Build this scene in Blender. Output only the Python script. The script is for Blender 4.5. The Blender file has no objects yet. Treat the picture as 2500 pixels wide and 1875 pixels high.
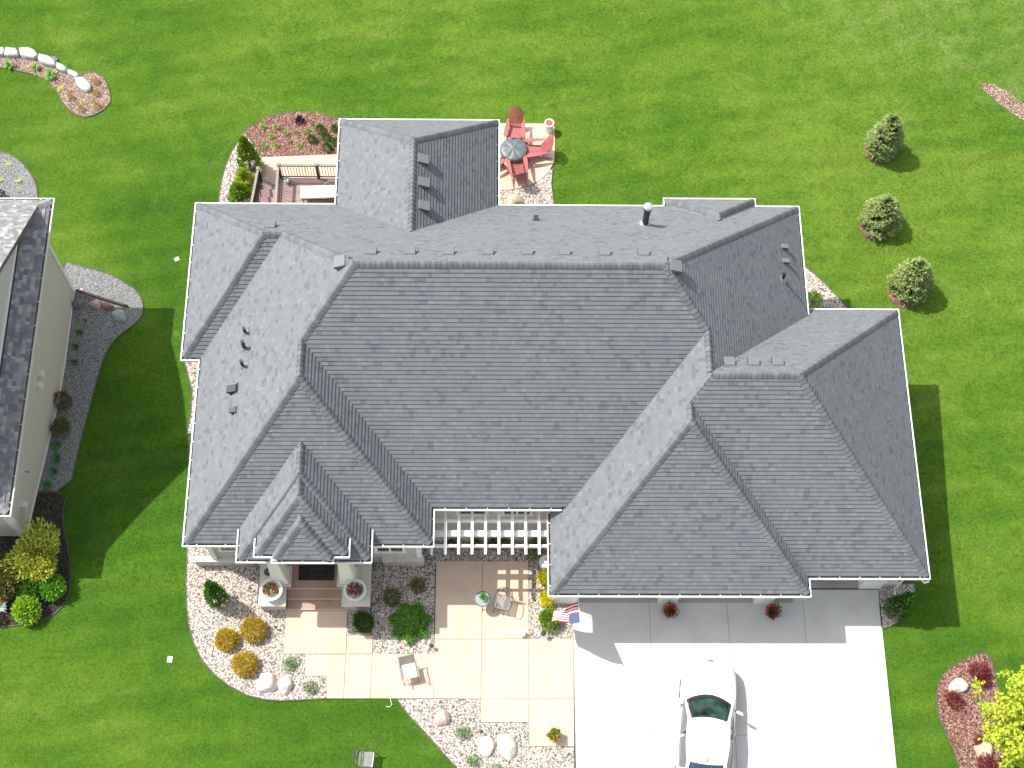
import bpy, math, random
from mathutils import Vector, Matrix
from mathutils.geometry import delaunay_2d_cdt
R = math.radians
PI = math.pi
rnd = random.Random(7)
S = bpy.context.scene
COL = S.collection

# ------------------------------------------------------------------ camera, sky, sun, exposure
HC, FPX, TILT, ROLL, YAW = 50.0, 3656.3157, .411779, .0394935, .0388454
ct, st = math.cos(TILT), math.sin(TILT); cr, sr = math.cos(ROLL), math.sin(ROLL); cy, sy = math.cos(YAW), math.sin(YAW)
def unyaw(v): return Vector((v[0]*cy+v[1]*sy, -v[0]*sy+v[1]*cy, v[2]))
_r = unyaw((cr, sr*ct, sr*st)); _d = unyaw((sr, -cr*ct, -cr*st)); _f = unyaw((0, st, -ct))
cam = bpy.data.cameras.new('camera'); co = bpy.data.objects.new('camera', cam); COL.objects.link(co)
m = Matrix.Identity(4)
for i in range(3):
    m[i][0] = _r[i]; m[i][1] = -_d[i]; m[i][2] = -_f[i]
m[2][3] = HC
co.matrix_world = m
cam.sensor_width = 36; cam.lens = 36*FPX/2500; cam.clip_start = .5; cam.clip_end = 2000
S.camera = co
SUN = Vector((.585, -.275, -1)).normalized()
w = bpy.data.worlds.new('World'); S.world = w; w.use_nodes = True
nt = w.node_tree; sky = nt.nodes.new('ShaderNodeTexSky'); sky.sky_type = 'NISHITA'; sky.sun_disc = False
sky.sun_elevation = math.asin(-SUN.z); sky.sun_rotation = math.atan2(-SUN.x, -SUN.y)
bg = nt.nodes['Background']; sky.dust_density = 2.0; hs_ = nt.nodes.new('ShaderNodeHueSaturation'); hs_.inputs['Saturation'].default_value = .45
nt.links.new(sky.outputs[0], hs_.inputs['Color']); nt.links.new(hs_.outputs[0], bg.inputs[0]); bg.inputs[1].default_value = .15
sl = bpy.data.lights.new('sun', 'SUN'); sl.energy = 3.4; sl.angle = R(.5); sl.color = (1, .965, .91)
so = bpy.data.objects.new('sun', sl); COL.objects.link(so); so.rotation_euler = SUN.to_track_quat('-Z', 'Y').to_euler()
so.location = (-30, 15, 60)
S.view_settings.view_transform = 'Standard'; S.view_settings.look = 'None'
S.view_settings.exposure = .8; S.view_settings.gamma = 1
S.cycles.max_bounces = 5

# ------------------------------------------------------------------ survey helpers (photo pixel -> ground point)
def ray(px, py):
    a = (px-1250)/FPX; b = (py-937.5)/FPX
    return _f + _r*a + _d*b
def un(px, py, z=0.0):
    d = ray(px, py); k = (z-HC)/d.z
    return Vector((d.x*k, d.y*k, z))
def sstep(t):
    t = max(0., min(1., t)); return t*t*(3-2*t)
def gz(X, Y):
    A = -2.0+.75*max(0., min(1., (X+10)/24))
    return A*sstep((Y-14)/10)
def at(px, py, h=0.0):
    z = h
    for _ in range(12):
        p = un(px, py, z); z = gz(p.x, p.y)+h
    return p

# ------------------------------------------------------------------ mesh helpers
class MB:
    def __init__(s): s.v = []; s.f = []; s.m = []; s.uv = []; s.cm = 0
    def quad(s, *p, uv=None):
        i = len(s.v); s.v += [tuple(q) for q in p]; s.f.append(tuple(range(i, i+len(p)))); s.m.append(s.cm)
        s.uv.append(uv if uv else [(q[0], q[1]) for q in p])
    def box(s, x0, x1, y0, y1, z0, z1, M=None):
        P = [Vector((x, y, z)) for z in (z0, z1) for y in (y0, y1) for x in (x0, x1)]
        if M: P = [M @ p for p in P]
        i = len(s.v); s.v += [tuple(p) for p in P]
        for f in ((0, 2, 3, 1), (4, 5, 7, 6), (0, 1, 5, 4), (2, 6, 7, 3), (0, 4, 6, 2), (1, 3, 7, 5)):
            s.f.append(tuple(i+k for k in f)); s.m.append(s.cm); s.uv.append([(P[k][0], P[k][1]) for k in f])
    def frus(s, cx, cy_, z0, z1, a0, b0, a1, b1):
        i = len(s.v)
        for z, a, b in ((z0, a0, b0), (z1, a1, b1)):
            s.v += [(cx-a, cy_-b, z), (cx+a, cy_-b, z), (cx+a, cy_+b, z), (cx-a, cy_+b, z)]
        for f in ((3, 2, 1, 0), (4, 5, 6, 7), (0, 1, 5, 4), (1, 2, 6, 5), (2, 3, 7, 6), (3, 0, 4, 7)):
            s.f.append(tuple(i+k for k in f)); s.m.append(s.cm); s.uv.append([(0, 0)]*4)
    def tube(s, pts, r, n=8, cap=True):
        pts = [Vector(p) for p in pts]; N = len(pts); rs = r if isinstance(r, (list, tuple)) else [r]*N
        i0 = len(s.v); up = None
        for k in range(N):
            d = (pts[min(k+1, N-1)]-pts[max(k-1, 0)]); d.normalize()
            if up is None: up = d.orthogonal().normalized()
            up = (up-d*up.dot(d)); up = up.normalized() if up.length > 1e-6 else d.orthogonal().normalized()
            b = d.cross(up)
            for j in range(n):
                a = 2*PI*j/n; s.v.append(tuple(pts[k]+(up*math.cos(a)+b*math.sin(a))*rs[k]))
        for k in range(N-1):
            for j in range(n):
                q = (i0+k*n+j, i0+k*n+(j+1) % n, i0+(k+1)*n+(j+1) % n, i0+(k+1)*n+j)
                s.f.append(q); s.m.append(s.cm); s.uv.append([(0, 0)]*4)
        if cap:
            s.f.append(tuple(i0+j for j in reversed(range(n)))); s.m.append(s.cm); s.uv.append([(0, 0)]*n)
            s.f.append(tuple(i0+(N-1)*n+j for j in range(n))); s.m.append(s.cm); s.uv.append([(0, 0)]*n)
    def lathe(s, prof, n=24, c=(0, 0), M=None):
        i0 = len(s.v)
        for r, z in prof:
            for j in range(n):
                a = 2*PI*j/n; p = Vector((c[0]+r*math.cos(a), c[1]+r*math.sin(a), z))
                s.v.append(tuple(M @ p if M else p))
        for k in range(len(prof)-1):
            for j in range(n):
                s.f.append((i0+k*n+j, i0+k*n+(j+1) % n, i0+(k+1)*n+(j+1) % n, i0+(k+1)*n+j)); s.m.append(s.cm); s.uv.append([(0, 0)]*4)
    def build(s, name, mat, parent=None, smooth=False, loc=None):
        me = bpy.data.meshes.new(name); me.from_pydata(s.v, [], s.f)
        mats = mat if isinstance(mat, (list, tuple)) else [mat]
        for x in mats: me.materials.append(x)
        me.polygons.foreach_set('material_index', s.m)
        ul = me.uv_layers.new(name='UVMap'); ul.data.foreach_set('uv', [c for f in s.uv for p in f for c in p])
        if smooth: me.polygons.foreach_set('use_smooth', [True]*len(s.f))
        me.update()
        o = bpy.data.objects.new(name, me); COL.objects.link(o)
        if parent: o.parent = parent
        if loc is not None: o.location = loc
        return o
def smoothang(o, ang=40):
    me = o.data; me.polygons.foreach_set('use_smooth', [True]*len(me.polygons))
    try: me.set_sharp_from_angle(angle=R(ang))
    except Exception: pass
def tag(o, label=None, cat=None, group=None, kind=None):
    if label: o['label'] = label
    if cat: o['category'] = cat
    if group: o['group'] = group
    if kind: o['kind'] = kind
    return o
def empty(name, loc, label, cat, group=None, rz=0):
    o = bpy.data.objects.new(name, None); COL.objects.link(o); o.location = loc; o.rotation_euler = (0, 0, rz); o.empty_display_size = .1
    return tag(o, label, cat, group)
def copy_tree(o, parent=None):
    c = o.copy(); COL.objects.link(c)
    if parent: c.parent = parent
    for ch in [x for x in S.objects if x.parent == o]: copy_tree(ch, c)
    return c
def place(o, loc, label, rz=None, sc=None, group=None):
    o.location = loc; o['label'] = label
    if rz is not None: o.rotation_euler = (0, 0, rz)
    if sc is not None: o.scale = (sc, sc, sc) if not isinstance(sc, (tuple, list)) else sc
    if group: o['group'] = group
    return o

# ------------------------------------------------------------------ materials
def mat(name, col, rough=.8, var=0, scale=5, bump=0, bscale=40, col2=None, metal=0, spec=.5, island=0, coord='Object', detail=4, objvar=0):
    M = bpy.data.materials.new(name); M.use_nodes = True; n = M.node_tree.nodes; L = M.node_tree.links
    b = n['Principled BSDF']; b.inputs['Roughness'].default_value = rough; b.inputs['Metallic'].default_value = metal
    b.inputs['Specular IOR Level'].default_value = spec
    b.inputs['Base Color'].default_value = (*col, 1)
    tc = n.new('ShaderNodeTexCoord'); last = None
    if var or col2:
        t = n.new('ShaderNodeTexNoise'); t.inputs['Scale'].default_value = scale; t.inputs['Detail'].default_value = detail
        L.new(tc.outputs[coord], t.inputs['Vector'])
        r = n.new('ShaderNodeValToRGB'); c2 = col2 or tuple(c*(1-var) for c in col); c1 = col if col2 else tuple(c*(1+var) for c in col)
        r.color_ramp.elements[0].position = .3; r.color_ramp.elements[1].position = .7
        r.color_ramp.elements[0].color = (*c2, 1); r.color_ramp.elements[1].color = (*c1, 1)
        L.new(t.outputs['Fac'], r.inputs[0]); last = r.outputs[0]; L.new(last, b.inputs['Base Color'])
    if island:
        g = n.new('ShaderNodeNewGeometry'); h = n.new('ShaderNodeHueSaturation'); mr = n.new('ShaderNodeMapRange')
        mr.inputs[3].default_value = 1-island; mr.inputs[4].default_value = 1+island
        L.new(g.outputs['Random Per Island'], mr.inputs[0]); L.new(mr.outputs[0], h.inputs['Value'])
        mr2 = n.new('ShaderNodeMapRange'); mr2.inputs[3].default_value = .5-island*.06; mr2.inputs[4].default_value = .5+island*.05
        wn = n.new('ShaderNodeTexWhiteNoise'); wn.noise_dimensions = '1D'; L.new(g.outputs['Random Per Island'], wn.inputs['W'])
        L.new(wn.outputs['Value'], mr2.inputs[0]); L.new(mr2.outputs[0], h.inputs['Hue'])
        if last: L.new(last, h.inputs['Color'])
        else: h.inputs['Color'].default_value = (*col, 1)
        L.new(h.outputs[0], b.inputs['Base Color'])
    if bump:
        t = n.new('ShaderNodeTexNoise'); t.inputs['Scale'].default_value = bscale; t.inputs['Detail'].default_value = 5
        L.new(tc.outputs[coord], t.inputs['Vector'])
        bp = n.new('ShaderNodeBump'); bp.inputs['Strength'].default_value = bump; bp.inputs['Distance'].default_value = .02
        L.new(t.outputs['Fac'], bp.inputs['Height']); L.new(bp.outputs[0], b.inputs['Normal'])
    return M
def ramp(n, L, src, stops, interp='LINEAR'):
    r = n.new('ShaderNodeValToRGB'); cr_ = r.color_ramp; cr_.interpolation = interp
    while len(cr_.elements) < len(stops): cr_.elements.new(.5)
    for e, (p, c) in zip(cr_.elements, stops): e.position = p; e.color = (*c, 1) if len(c) == 3 else c
    L.new(src, r.inputs[0]); return r.outputs[0]
def mathn(n, L, op, a, b=None):
    q = n.new('ShaderNodeMath'); q.operation = op
    for i, x in enumerate((a, b)):
        if x is None: continue
        if isinstance(x, (int, float)): q.inputs[i].default_value = x
        else: L.new(x, q.inputs[i])
    return q.outputs[0]
def shingle_mat(name, stops, rowh=.147, tabw=.19, gran=.12, patch=.06):
    M = bpy.data.materials.new(name); M.use_nodes = True; n = M.node_tree.nodes; L = M.node_tree.links
    b = n['Principled BSDF']; b.inputs['Roughness'].default_value = .9; b.inputs['Specular IOR Level'].default_value = .25
    uv = n.new('ShaderNodeUVMap'); sp = n.new('ShaderNodeSeparateXYZ'); L.new(uv.outputs[0], sp.inputs[0])
    row = mathn(n, L, 'FLOOR', mathn(n, L, 'DIVIDE', sp.outputs[1], rowh))
    w1 = n.new('ShaderNodeTexWhiteNoise'); w1.noise_dimensions = '1D'; L.new(row, w1.inputs['W'])
    u = mathn(n, L, 'ADD', mathn(n, L, 'DIVIDE', sp.outputs[0], tabw), mathn(n, L, 'MULTIPLY', w1.outputs['Value'], 17.))
    ns = n.new('ShaderNodeTexNoise'); ns.noise_dimensions = '2D'; ns.inputs['Scale'].default_value = 1.1; ns.inputs['Detail'].default_value = 0
    cx = n.new('ShaderNodeCombineXYZ'); L.new(u, cx.inputs[0]); L.new(mathn(n, L, 'MULTIPLY', row, 7.3), cx.inputs[1]); L.new(cx.outputs[0], ns.inputs['Vector'])
    u2 = mathn(n, L, 'ADD', u, mathn(n, L, 'MULTIPLY', ns.outputs['Fac'], .8))
    cell = mathn(n, L, 'FLOOR', u2)
    c2 = n.new('ShaderNodeCombineXYZ'); L.new(cell, c2.inputs[0]); L.new(row, c2.inputs[1])
    w2 = n.new('ShaderNodeTexWhiteNoise'); w2.noise_dimensions = '2D'; L.new(c2.outputs[0], w2.inputs['Vector'])
    colr = ramp(n, L, w2.outputs['Value'], stops, 'CONSTANT')
    # joint between tabs
    fr = mathn(n, L, 'FRACT', u2); ed = mathn(n, L, 'LESS_THAN', fr, .05)
    tc = n.new('ShaderNodeTexCoord')
    g = n.new('ShaderNodeTexNoise'); g.inputs['Scale'].default_value = 60; g.inputs['Detail'].default_value = 3; L.new(tc.outputs['Object'], g.inputs['Vector'])
    g2 = n.new('ShaderNodeTexNoise'); g2.inputs['Scale'].default_value = .6; g2.inputs['Detail'].default_value = 3; L.new(tc.outputs['Object'], g2.inputs['Vector'])
    v = mathn(n, L, 'ADD', mathn(n, L, 'MULTIPLY', g.outputs['Fac'], gran*2), mathn(n, L, 'MULTIPLY', g2.outputs['Fac'], patch*2))
    v = mathn(n, L, 'ADD', v, 1-gran-patch)
    v = mathn(n, L, 'SUBTRACT', v, mathn(n, L, 'MULTIPLY', ed, .22))
    h = n.new('ShaderNodeHueSaturation'); L.new(colr, h.inputs['Color']); L.new(v, h.inputs['Value']); L.new(h.outputs[0], b.inputs['Base Color'])
    bp = n.new('ShaderNodeBump'); bp.inputs['Strength'].default_value = .35; bp.inputs['Distance'].default_value = .008
    L.new(mathn(n, L, 'ADD', w2.outputs['Value'], mathn(n, L, 'MULTIPLY', g.outputs['Fac'], .8)), bp.inputs['Height']); L.new(bp.outputs[0], b.inputs['Normal'])
    return M
M_SH = shingle_mat('slate grey shingles', [(0, (.174, .185, .193)), (.2, (.162, .173, .183)), (.45, (.152, .163, .175)), (.66, (.169, .177, .182)), (.87, (.126, .135, .149)), (.94, (.188, .201, .207))], tabw=.155)
M_SHN = shingle_mat('weathered shingles', [(0, (.31, .305, .285)), (.2, (.21, .215, .22)), (.45, (.27, .262, .245)), (.62, (.165, .175, .195)), (.78, (.37, .38, .37)), (.9, (.21, .198, .205))], rowh=.147, tabw=.17)
M_BUTT = shingle_mat('shade-dashed shingle butts', [(0, (.003, .0035, .005)), (.60, (.13, .14, .148))], tabw=.2)  # near-black dashes paint the shadow lines under the shingle courses
M_CAP = mat('cap shingles', (.152, .162, .169), .9, island=.2, bump=.2, bscale=60, spec=.25)
M_CAPN = mat('weathered cap shingles', (.25, .25, .25), .9, island=.2, bump=.2, bscale=60)
M_WHITE = mat('white painted aluminium', (.78, .78, .76), .45, var=.03, scale=3)
M_TROUGH = mat('shade-grey gutter trough', (.17, .165, .155), .8, var=.4, scale=3)  # shade inside the gutter, put into the trough's grey colour
M_TRIM = mat('cream trim', (.76, .74, .67), .6, var=.03, scale=4)
M_STUCCO = mat('beige stucco', (.50, .47, .41), .95, var=.06, scale=6, bump=.5, bscale=80)
M_STONE = mat('veneer stone', (.58, .54, .48), .9, col2=(.36, .32, .28), scale=4.5, bump=.8, bscale=9)
M_CAPST = mat('cut stone cap', (.60, .56, .48), .85, var=.06, scale=9, bump=.1, bscale=50)
M_SIDING = mat('tan lap siding', (.55, .515, .45), .8, var=.03, scale=2)
M_GLASS = mat('window glass', (.03, .06, .045), .05, spec=.8, var=.3, scale=3)
M_BLACK = mat('black metal', (.018, .018, .02), .35, spec=.6)
M_BLKPL = mat('black plastic', (.025, .026, .028), .55)
M_VENT = mat('grey vent metal', (.155, .16, .163), .6, var=.05, scale=8)
M_GALV = mat('galvanised flashing', (.50, .52, .52), .35, metal=.6)
M_CHROME = mat('bright metal cap', (.78, .80, .80), .22, metal=.7)
M_DOORW = mat('garage door paint', (.62, .60, .55), .6)
M_WOODD = mat('dark stained door', (.10, .05, .03), .5, var=.2, scale=8)
M_DARK = mat('painted vent shade', (.04, .04, .045), .9)  # colour of the painted shadow on the roof vents

def conc(name, c, var=.06, patch=.08, rough=.9, stain=(.9, .8, .72)):
    M = bpy.data.materials.new(name); M.use_nodes = True; n = M.node_tree.nodes; L = M.node_tree.links
    b = n['Principled BSDF']; b.inputs['Roughness'].default_value = rough; b.inputs['Specular IOR Level'].default_value = .3
    g = n.new('ShaderNodeNewGeometry')
    t1 = n.new('ShaderNodeTexNoise'); t1.inputs['Scale'].default_value = .9; t1.inputs['Detail'].default_value = 6; t1.inputs['Roughness'].default_value = .65; L.new(g.outputs['Position'], t1.inputs['Vector'])
    t2 = n.new('ShaderNodeTexNoise'); t2.inputs['Scale'].default_value = 28; t2.inputs['Detail'].default_value = 4; L.new(g.outputs['Position'], t2.inputs['Vector'])
    base = ramp(n, L, t1.outputs['Fac'], [(.3, tuple(a*(1-patch)*s for a, s in zip(c, stain))), (.5, c), (.72, tuple(a*(1+patch) for a in c))])
    v = mathn(n, L, 'ADD', mathn(n, L, 'MULTIPLY', t2.outputs['Fac'], var*2), 1-var)
    gi = mathn(n, L, 'MULTIPLY', g.outputs['Random Per Island'], .05); v = mathn(n, L, 'ADD', v, gi)
    h = n.new('ShaderNodeHueSaturation'); L.new(base, h.inputs['Color']); L.new(v, h.inputs['Value']); L.new(h.outputs[0], b.inputs['Base Color'])
    bp = n.new('ShaderNodeBump'); bp.inputs['Strength'].default_value = .15; bp.inputs['Distance'].default_value = .01; L.new(t2.outputs['Fac'], bp.inputs['Height']); L.new(bp.outputs[0], b.inputs['Normal'])
    return M
M_DRIVE = conc('pale broom concrete', (.53, .515, .485), .05, .05, stain=(.97, .955, .92))
M_PATIO = conc('stained patio concrete', (.59, .445, .335), .05, .05, stain=(.95, .90, .86))
M_JOINT = mat('joint filler', (.13, .085, .06), .95)

# lawn
def lawn_mat():
    M = bpy.data.materials.new('lawn grass'); M.use_nodes = True; n = M.node_tree.nodes; L = M.node_tree.links
    b = n['Principled BSDF']; b.inputs['Roughness'].default_value = .95; b.inputs['Specular IOR Level'].default_value = .1
    g = n.new('ShaderNodeNewGeometry')
    def N(sc, det=4, dist=0, vec=None, rough=.55):
        t = n.new('ShaderNodeTexNoise'); t.inputs['Scale'].default_value = sc; t.inputs['Detail'].default_value = det; t.inputs['Distortion'].default_value = dist
        t.inputs['Roughness'].default_value = rough
        L.new(vec or g.outputs['Position'], t.inputs['Vector']); return t.outputs['Fac']
    big = N(.10, 3, .6); mid = N(.55, 4, .8); fine = N(9, 3); vf = N(26, 2)
    mp = n.new('ShaderNodeMapping'); mp.inputs['Rotation'].default_value = (0, 0, .5); mp.inputs['Scale'].default_value = (.28, 1.6, 1); L.new(g.outputs['Position'], mp.inputs['Vector'])
    stripe = N(.55, 2, .3, mp.outputs[0])
    sp = n.new('ShaderNodeSeparateXYZ'); L.new(g.outputs['Position'], sp.inputs[0])
    # brighter yellower turf to the north-east
    ne = n.new('ShaderNodeMapRange'); ne.inputs[1].default_value = 12; ne.inputs[2].default_value = 52; L.new(mathn(n, L, 'ADD', sp.outputs[0], sp.outputs[1]), ne.inputs[0])
    a = mathn(n, L, 'ADD', mathn(n, L, 'MULTIPLY', big, .75), mathn(n, L, 'MULTIPLY', mid, .55))
    a = mathn(n, L, 'ADD', a, mathn(n, L, 'MULTIPLY', stripe, .45))
    a = mathn(n, L, 'ADD', a, mathn(n, L, 'MULTIPLY', ne.outputs[0], .22))
    colr = ramp(n, L, mathn(n, L, 'MULTIPLY', a, .55), [(.36, (.034, .094, .008)), (.45, (.047, .114, .009)), (.53, (.064, .134, .011)), (.64, (.098, .166, .018))])
    # pale dry clumps
    dry = ramp(n, L, mathn(n, L, 'MULTIPLY', N(.33, 3, 1.2), N(2.4, 6, 1.5, rough=.7)), [(.34, (0, 0, 0)), (.52, (1, 1, 1))])
    mx = n.new('ShaderNodeMixRGB'); mx.inputs[2].default_value = (.18, .22, .07, 1); L.new(mathn(n, L, 'MULTIPLY', dry, .5), mx.inputs[0]); L.new(colr, mx.inputs[1])
    # thin, tussocky rough beyond the north-east mowing line
    dl_ = mathn(n, L, 'ADD', mathn(n, L, 'MULTIPLY', sp.outputs[0], .53), mathn(n, L, 'MULTIPLY', sp.outputs[1], .85))
    q = n.new('ShaderNodeMapRange'); q.inputs[1].default_value = 40.6; q.inputs[2].default_value = 41.6; L.new(mathn(n, L, 'ADD', dl_, mathn(n, L, 'MULTIPLY', mid, 1.6)), q.inputs[0])
    rgh = ramp(n, L, N(.8, 6, 1.0, rough=.7), [(.36, (.062, .135, .013)), (.52, (.095, .165, .025)), (.68, (.155, .20, .06))])
    mx2 = n.new('ShaderNodeMixRGB'); L.new(mathn(n, L, 'MULTIPLY', q.outputs[0], .6), mx2.inputs[0]); L.new(mx.outputs[0], mx2.inputs[1]); L.new(rgh, mx2.inputs[2]); mx = mx2
    # wheel tracks of the mower, faint
    wv = n.new('ShaderNodeTexWave'); wv.inputs['Scale'].default_value = .30; wv.inputs['Distortion'].default_value = 2.2; wv.inputs['Detail'].default_value = 2; wv.inputs['Detail Scale'].default_value = .35
    mp2 = n.new('ShaderNodeMapping'); mp2.inputs['Rotation'].default_value = (0, 0, 1.35); L.new(g.outputs['Position'], mp2.inputs['Vector']); L.new(mp2.outputs[0], wv.inputs['Vector'])
    clump = N(2.6, 5, .6, rough=.7)
    v = mathn(n, L, 'ADD', mathn(n, L, 'MULTIPLY', fine, 1.1), mathn(n, L, 'MULTIPLY', vf, 1.7))
    v = mathn(n, L, 'ADD', v, mathn(n, L, 'MULTIPLY', clump, .7)); v = mathn(n, L, 'ADD', v, mathn(n, L, 'MULTIPLY', wv.outputs['Fac'], .10))
    v = mathn(n, L, 'SUBTRACT', v, .80)
    h = n.new('ShaderNodeHueSaturation'); L.new(mx.outputs[0], h.inputs['Color']); L.new(v, h.inputs['Value']); L.new(h.outputs[0], b.inputs['Base Color'])
    bp = n.new('ShaderNodeBump'); bp.inputs['Strength'].default_value = .8; bp.inputs['Distance'].default_value = .03
    L.new(mathn(n, L, 'ADD', fine, vf), bp.inputs['Height']); L.new(bp.outputs[0], b.inputs['Normal'])
    return M
M_LAWN = lawn_mat()
def loose_mat(name, cols, scale=14, dark=(.04, .035, .03)):
    M = bpy.data.materials.new(name); M.use_nodes = True; n = M.node_tree.nodes; L = M.node_tree.links
    b = n['Principled BSDF']; b.inputs['Roughness'].default_value = .95
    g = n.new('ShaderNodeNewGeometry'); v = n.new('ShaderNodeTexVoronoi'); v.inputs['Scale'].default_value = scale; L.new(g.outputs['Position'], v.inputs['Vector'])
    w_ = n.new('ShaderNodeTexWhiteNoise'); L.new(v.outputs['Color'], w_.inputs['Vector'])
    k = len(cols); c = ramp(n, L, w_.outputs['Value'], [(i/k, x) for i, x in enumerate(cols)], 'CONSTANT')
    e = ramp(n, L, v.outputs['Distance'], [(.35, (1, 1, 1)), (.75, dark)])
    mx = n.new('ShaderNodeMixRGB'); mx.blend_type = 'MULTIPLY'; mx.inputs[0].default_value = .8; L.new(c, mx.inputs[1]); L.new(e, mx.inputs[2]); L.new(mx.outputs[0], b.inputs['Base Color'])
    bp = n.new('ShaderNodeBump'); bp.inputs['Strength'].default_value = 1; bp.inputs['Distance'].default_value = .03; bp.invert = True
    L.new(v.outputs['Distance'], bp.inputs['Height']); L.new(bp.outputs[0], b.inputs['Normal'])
    return M
def isl_mat(name, cols, rough=.85):
    M = bpy.data.materials.new(name); M.use_nodes = True; n = M.node_tree.nodes; L = M.node_tree.links
    b = n['Principled BSDF']; b.inputs['Roughness'].default_value = rough
    g = n.new('ShaderNodeNewGeometry'); k = len(cols)
    c = ramp(n, L, g.outputs['Random Per Island'], [(i/k, x) for i, x in enumerate(cols)], 'CONSTANT'); L.new(c, b.inputs['Base Color'])
    return M
PEB = [(.60, .52, .44), (.40, .34, .28), (.68, .62, .54), (.28, .23, .20), (.54, .45, .37), (.74, .71, .65), (.38, .33, .30), (.60, .48, .41), (.66, .60, .52)]
M_PEB0 = loose_mat('river pebble bed', PEB, 16); M_PEB1 = isl_mat('river pebbles', PEB)
GRA = [(.34, .345, .34), (.26, .27, .275), (.42, .42, .41), (.22, .23, .24), (.38, .375, .36)]
M_GRA0 = loose_mat('crushed grey rock bed', GRA, 30); M_GRA1 = isl_mat('crushed grey rock', GRA)
MUL = [(.24, .095, .07), (.17, .065, .05), (.33, .16, .115), (.12, .05, .04), (.40, .24, .18), (.22, .10, .08)]
MUL = [tuple(min(1, v*q) for v, q in zip(c_, (1.15, 1.3, 1.3))) for c_ in MUL]
M_MUL0 = loose_mat('red mulch bed', MUL, 18); M_MUL1 = isl_mat('red mulch chips', MUL)
TAN = [(.36, .24, .17), (.27, .17, .12), (.46, .33, .25), (.20, .13, .09), (.52, .42, .35), (.33, .22, .17)]
M_TAN0 = loose_mat('faded mulch bed', TAN, 18); M_TAN1 = isl_mat('faded mulch chips', TAN)
DKM = [(.045, .035, .028), (.07, .05, .035), (.03, .025, .02), (.10, .08, .06), (.05, .04, .03)]
M_DKM0 = loose_mat('dark mulch bed', DKM, 18); M_DKM1 = isl_mat('dark mulch chips', DKM)

# ------------------------------------------------------------------ ground
def lin(a, b, n): return [a+(b-a)*i/n for i in range(n+1)]
xs = [-400, -200, -90, -50, -34]+lin(-26, 28, 90)+[34, 50, 90, 200, 400]
ys = [-400, -150, -60, -20, 0]+lin(4, 44, 68)+[50, 70, 110, 200, 400]
b = MB(); nx = len(xs)
b.v = [(x, y, gz(x, y)) for y in ys for x in xs]
for j in range(len(ys)-1):
    for i in range(nx-1):
        b.f.append((j*nx+i, j*nx+i+1, (j+1)*nx+i+1, (j+1)*nx+i)); b.m.append(0); b.uv.append([(0, 0)]*4)
lawn = b.build('lawn', M_LAWN, smooth=True); tag(lawn, 'wide mown green lawn round the house', 'lawn', kind='structure')

def inside(p, poly):
    x, y = p; c = False; n = len(poly); j = n-1
    for i in range(n):
        xi, yi = poly[i]; xj, yj = poly[j]
        if (yi > y) != (yj > y) and x < (xj-xi)*(y-yi)/(yj-yi)+xi: c = not c
        j = i
    return c
def bedge(poly, step=.35, jit=0.):
    out = []
    for i in range(len(poly)):
        a = Vector(poly[i]); c = Vector(poly[(i+1) % len(poly)]); n = max(1, int((c-a).length/step))
        for k in range(n):
            p = a.lerp(c, k/n); out.append((p.x+rnd.uniform(-jit, jit), p.y+rnd.uniform(-jit, jit)))
    return out
def smoothpoly(P, it=2):
    for _ in range(it):
        Q = []
        for i in range(len(P)):
            a, c = P[i], P[(i+1) % len(P)]
            if (Vector(a)-Vector(c)).length < .35: Q.append(tuple((Vector(a)+Vector(c))/2)); continue
            Q.append((a[0]*.75+c[0]*.25, a[1]*.75+c[1]*.25)); Q.append((a[0]*.25+c[0]*.75, a[1]*.25+c[1]*.75))
        P = Q
    return P
def sheet(b, poly, dz, grid=.45):
    """triangulated sheet following the ground"""
    x0 = min(p[0] for p in poly); x1 = max(p[0] for p in poly); y0 = min(p[1] for p in poly); y1 = max(p[1] for p in poly)
    pts = [Vector(p) for p in poly]; n = len(pts); edges = [(i, (i+1) % n) for i in range(n)]
    x = x0+grid/2
    while x < x1:
        y = y0+grid/2
        while y < y1:
            if inside((x, y), poly): pts.append(Vector((x, y)))
            y += grid
        x += grid
    V, E_, F, *_ = delaunay_2d_cdt(pts, edges, [list(range(n))], 1, 1e-4)
    i0 = len(b.v); b.v += [(v.x, v.y, gz(v.x, v.y)+dz) for v in V]
    for f in F: b.f.append(tuple(i0+k for k in f)); b.m.append(b.cm); b.uv.append([(V[k].x, V[k].y) for k in f])
def skirt(b, poly, z0, z1):
    n = len(poly)
    for i in range(n):
        a, c = poly[i], poly[(i+1) % n]
        b.quad((a[0], a[1], gz(*a)+z0), (c[0], c[1], gz(*c)+z0), (c[0], c[1], gz(*c)+z1), (a[0], a[1], gz(*a)+z1))
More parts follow.
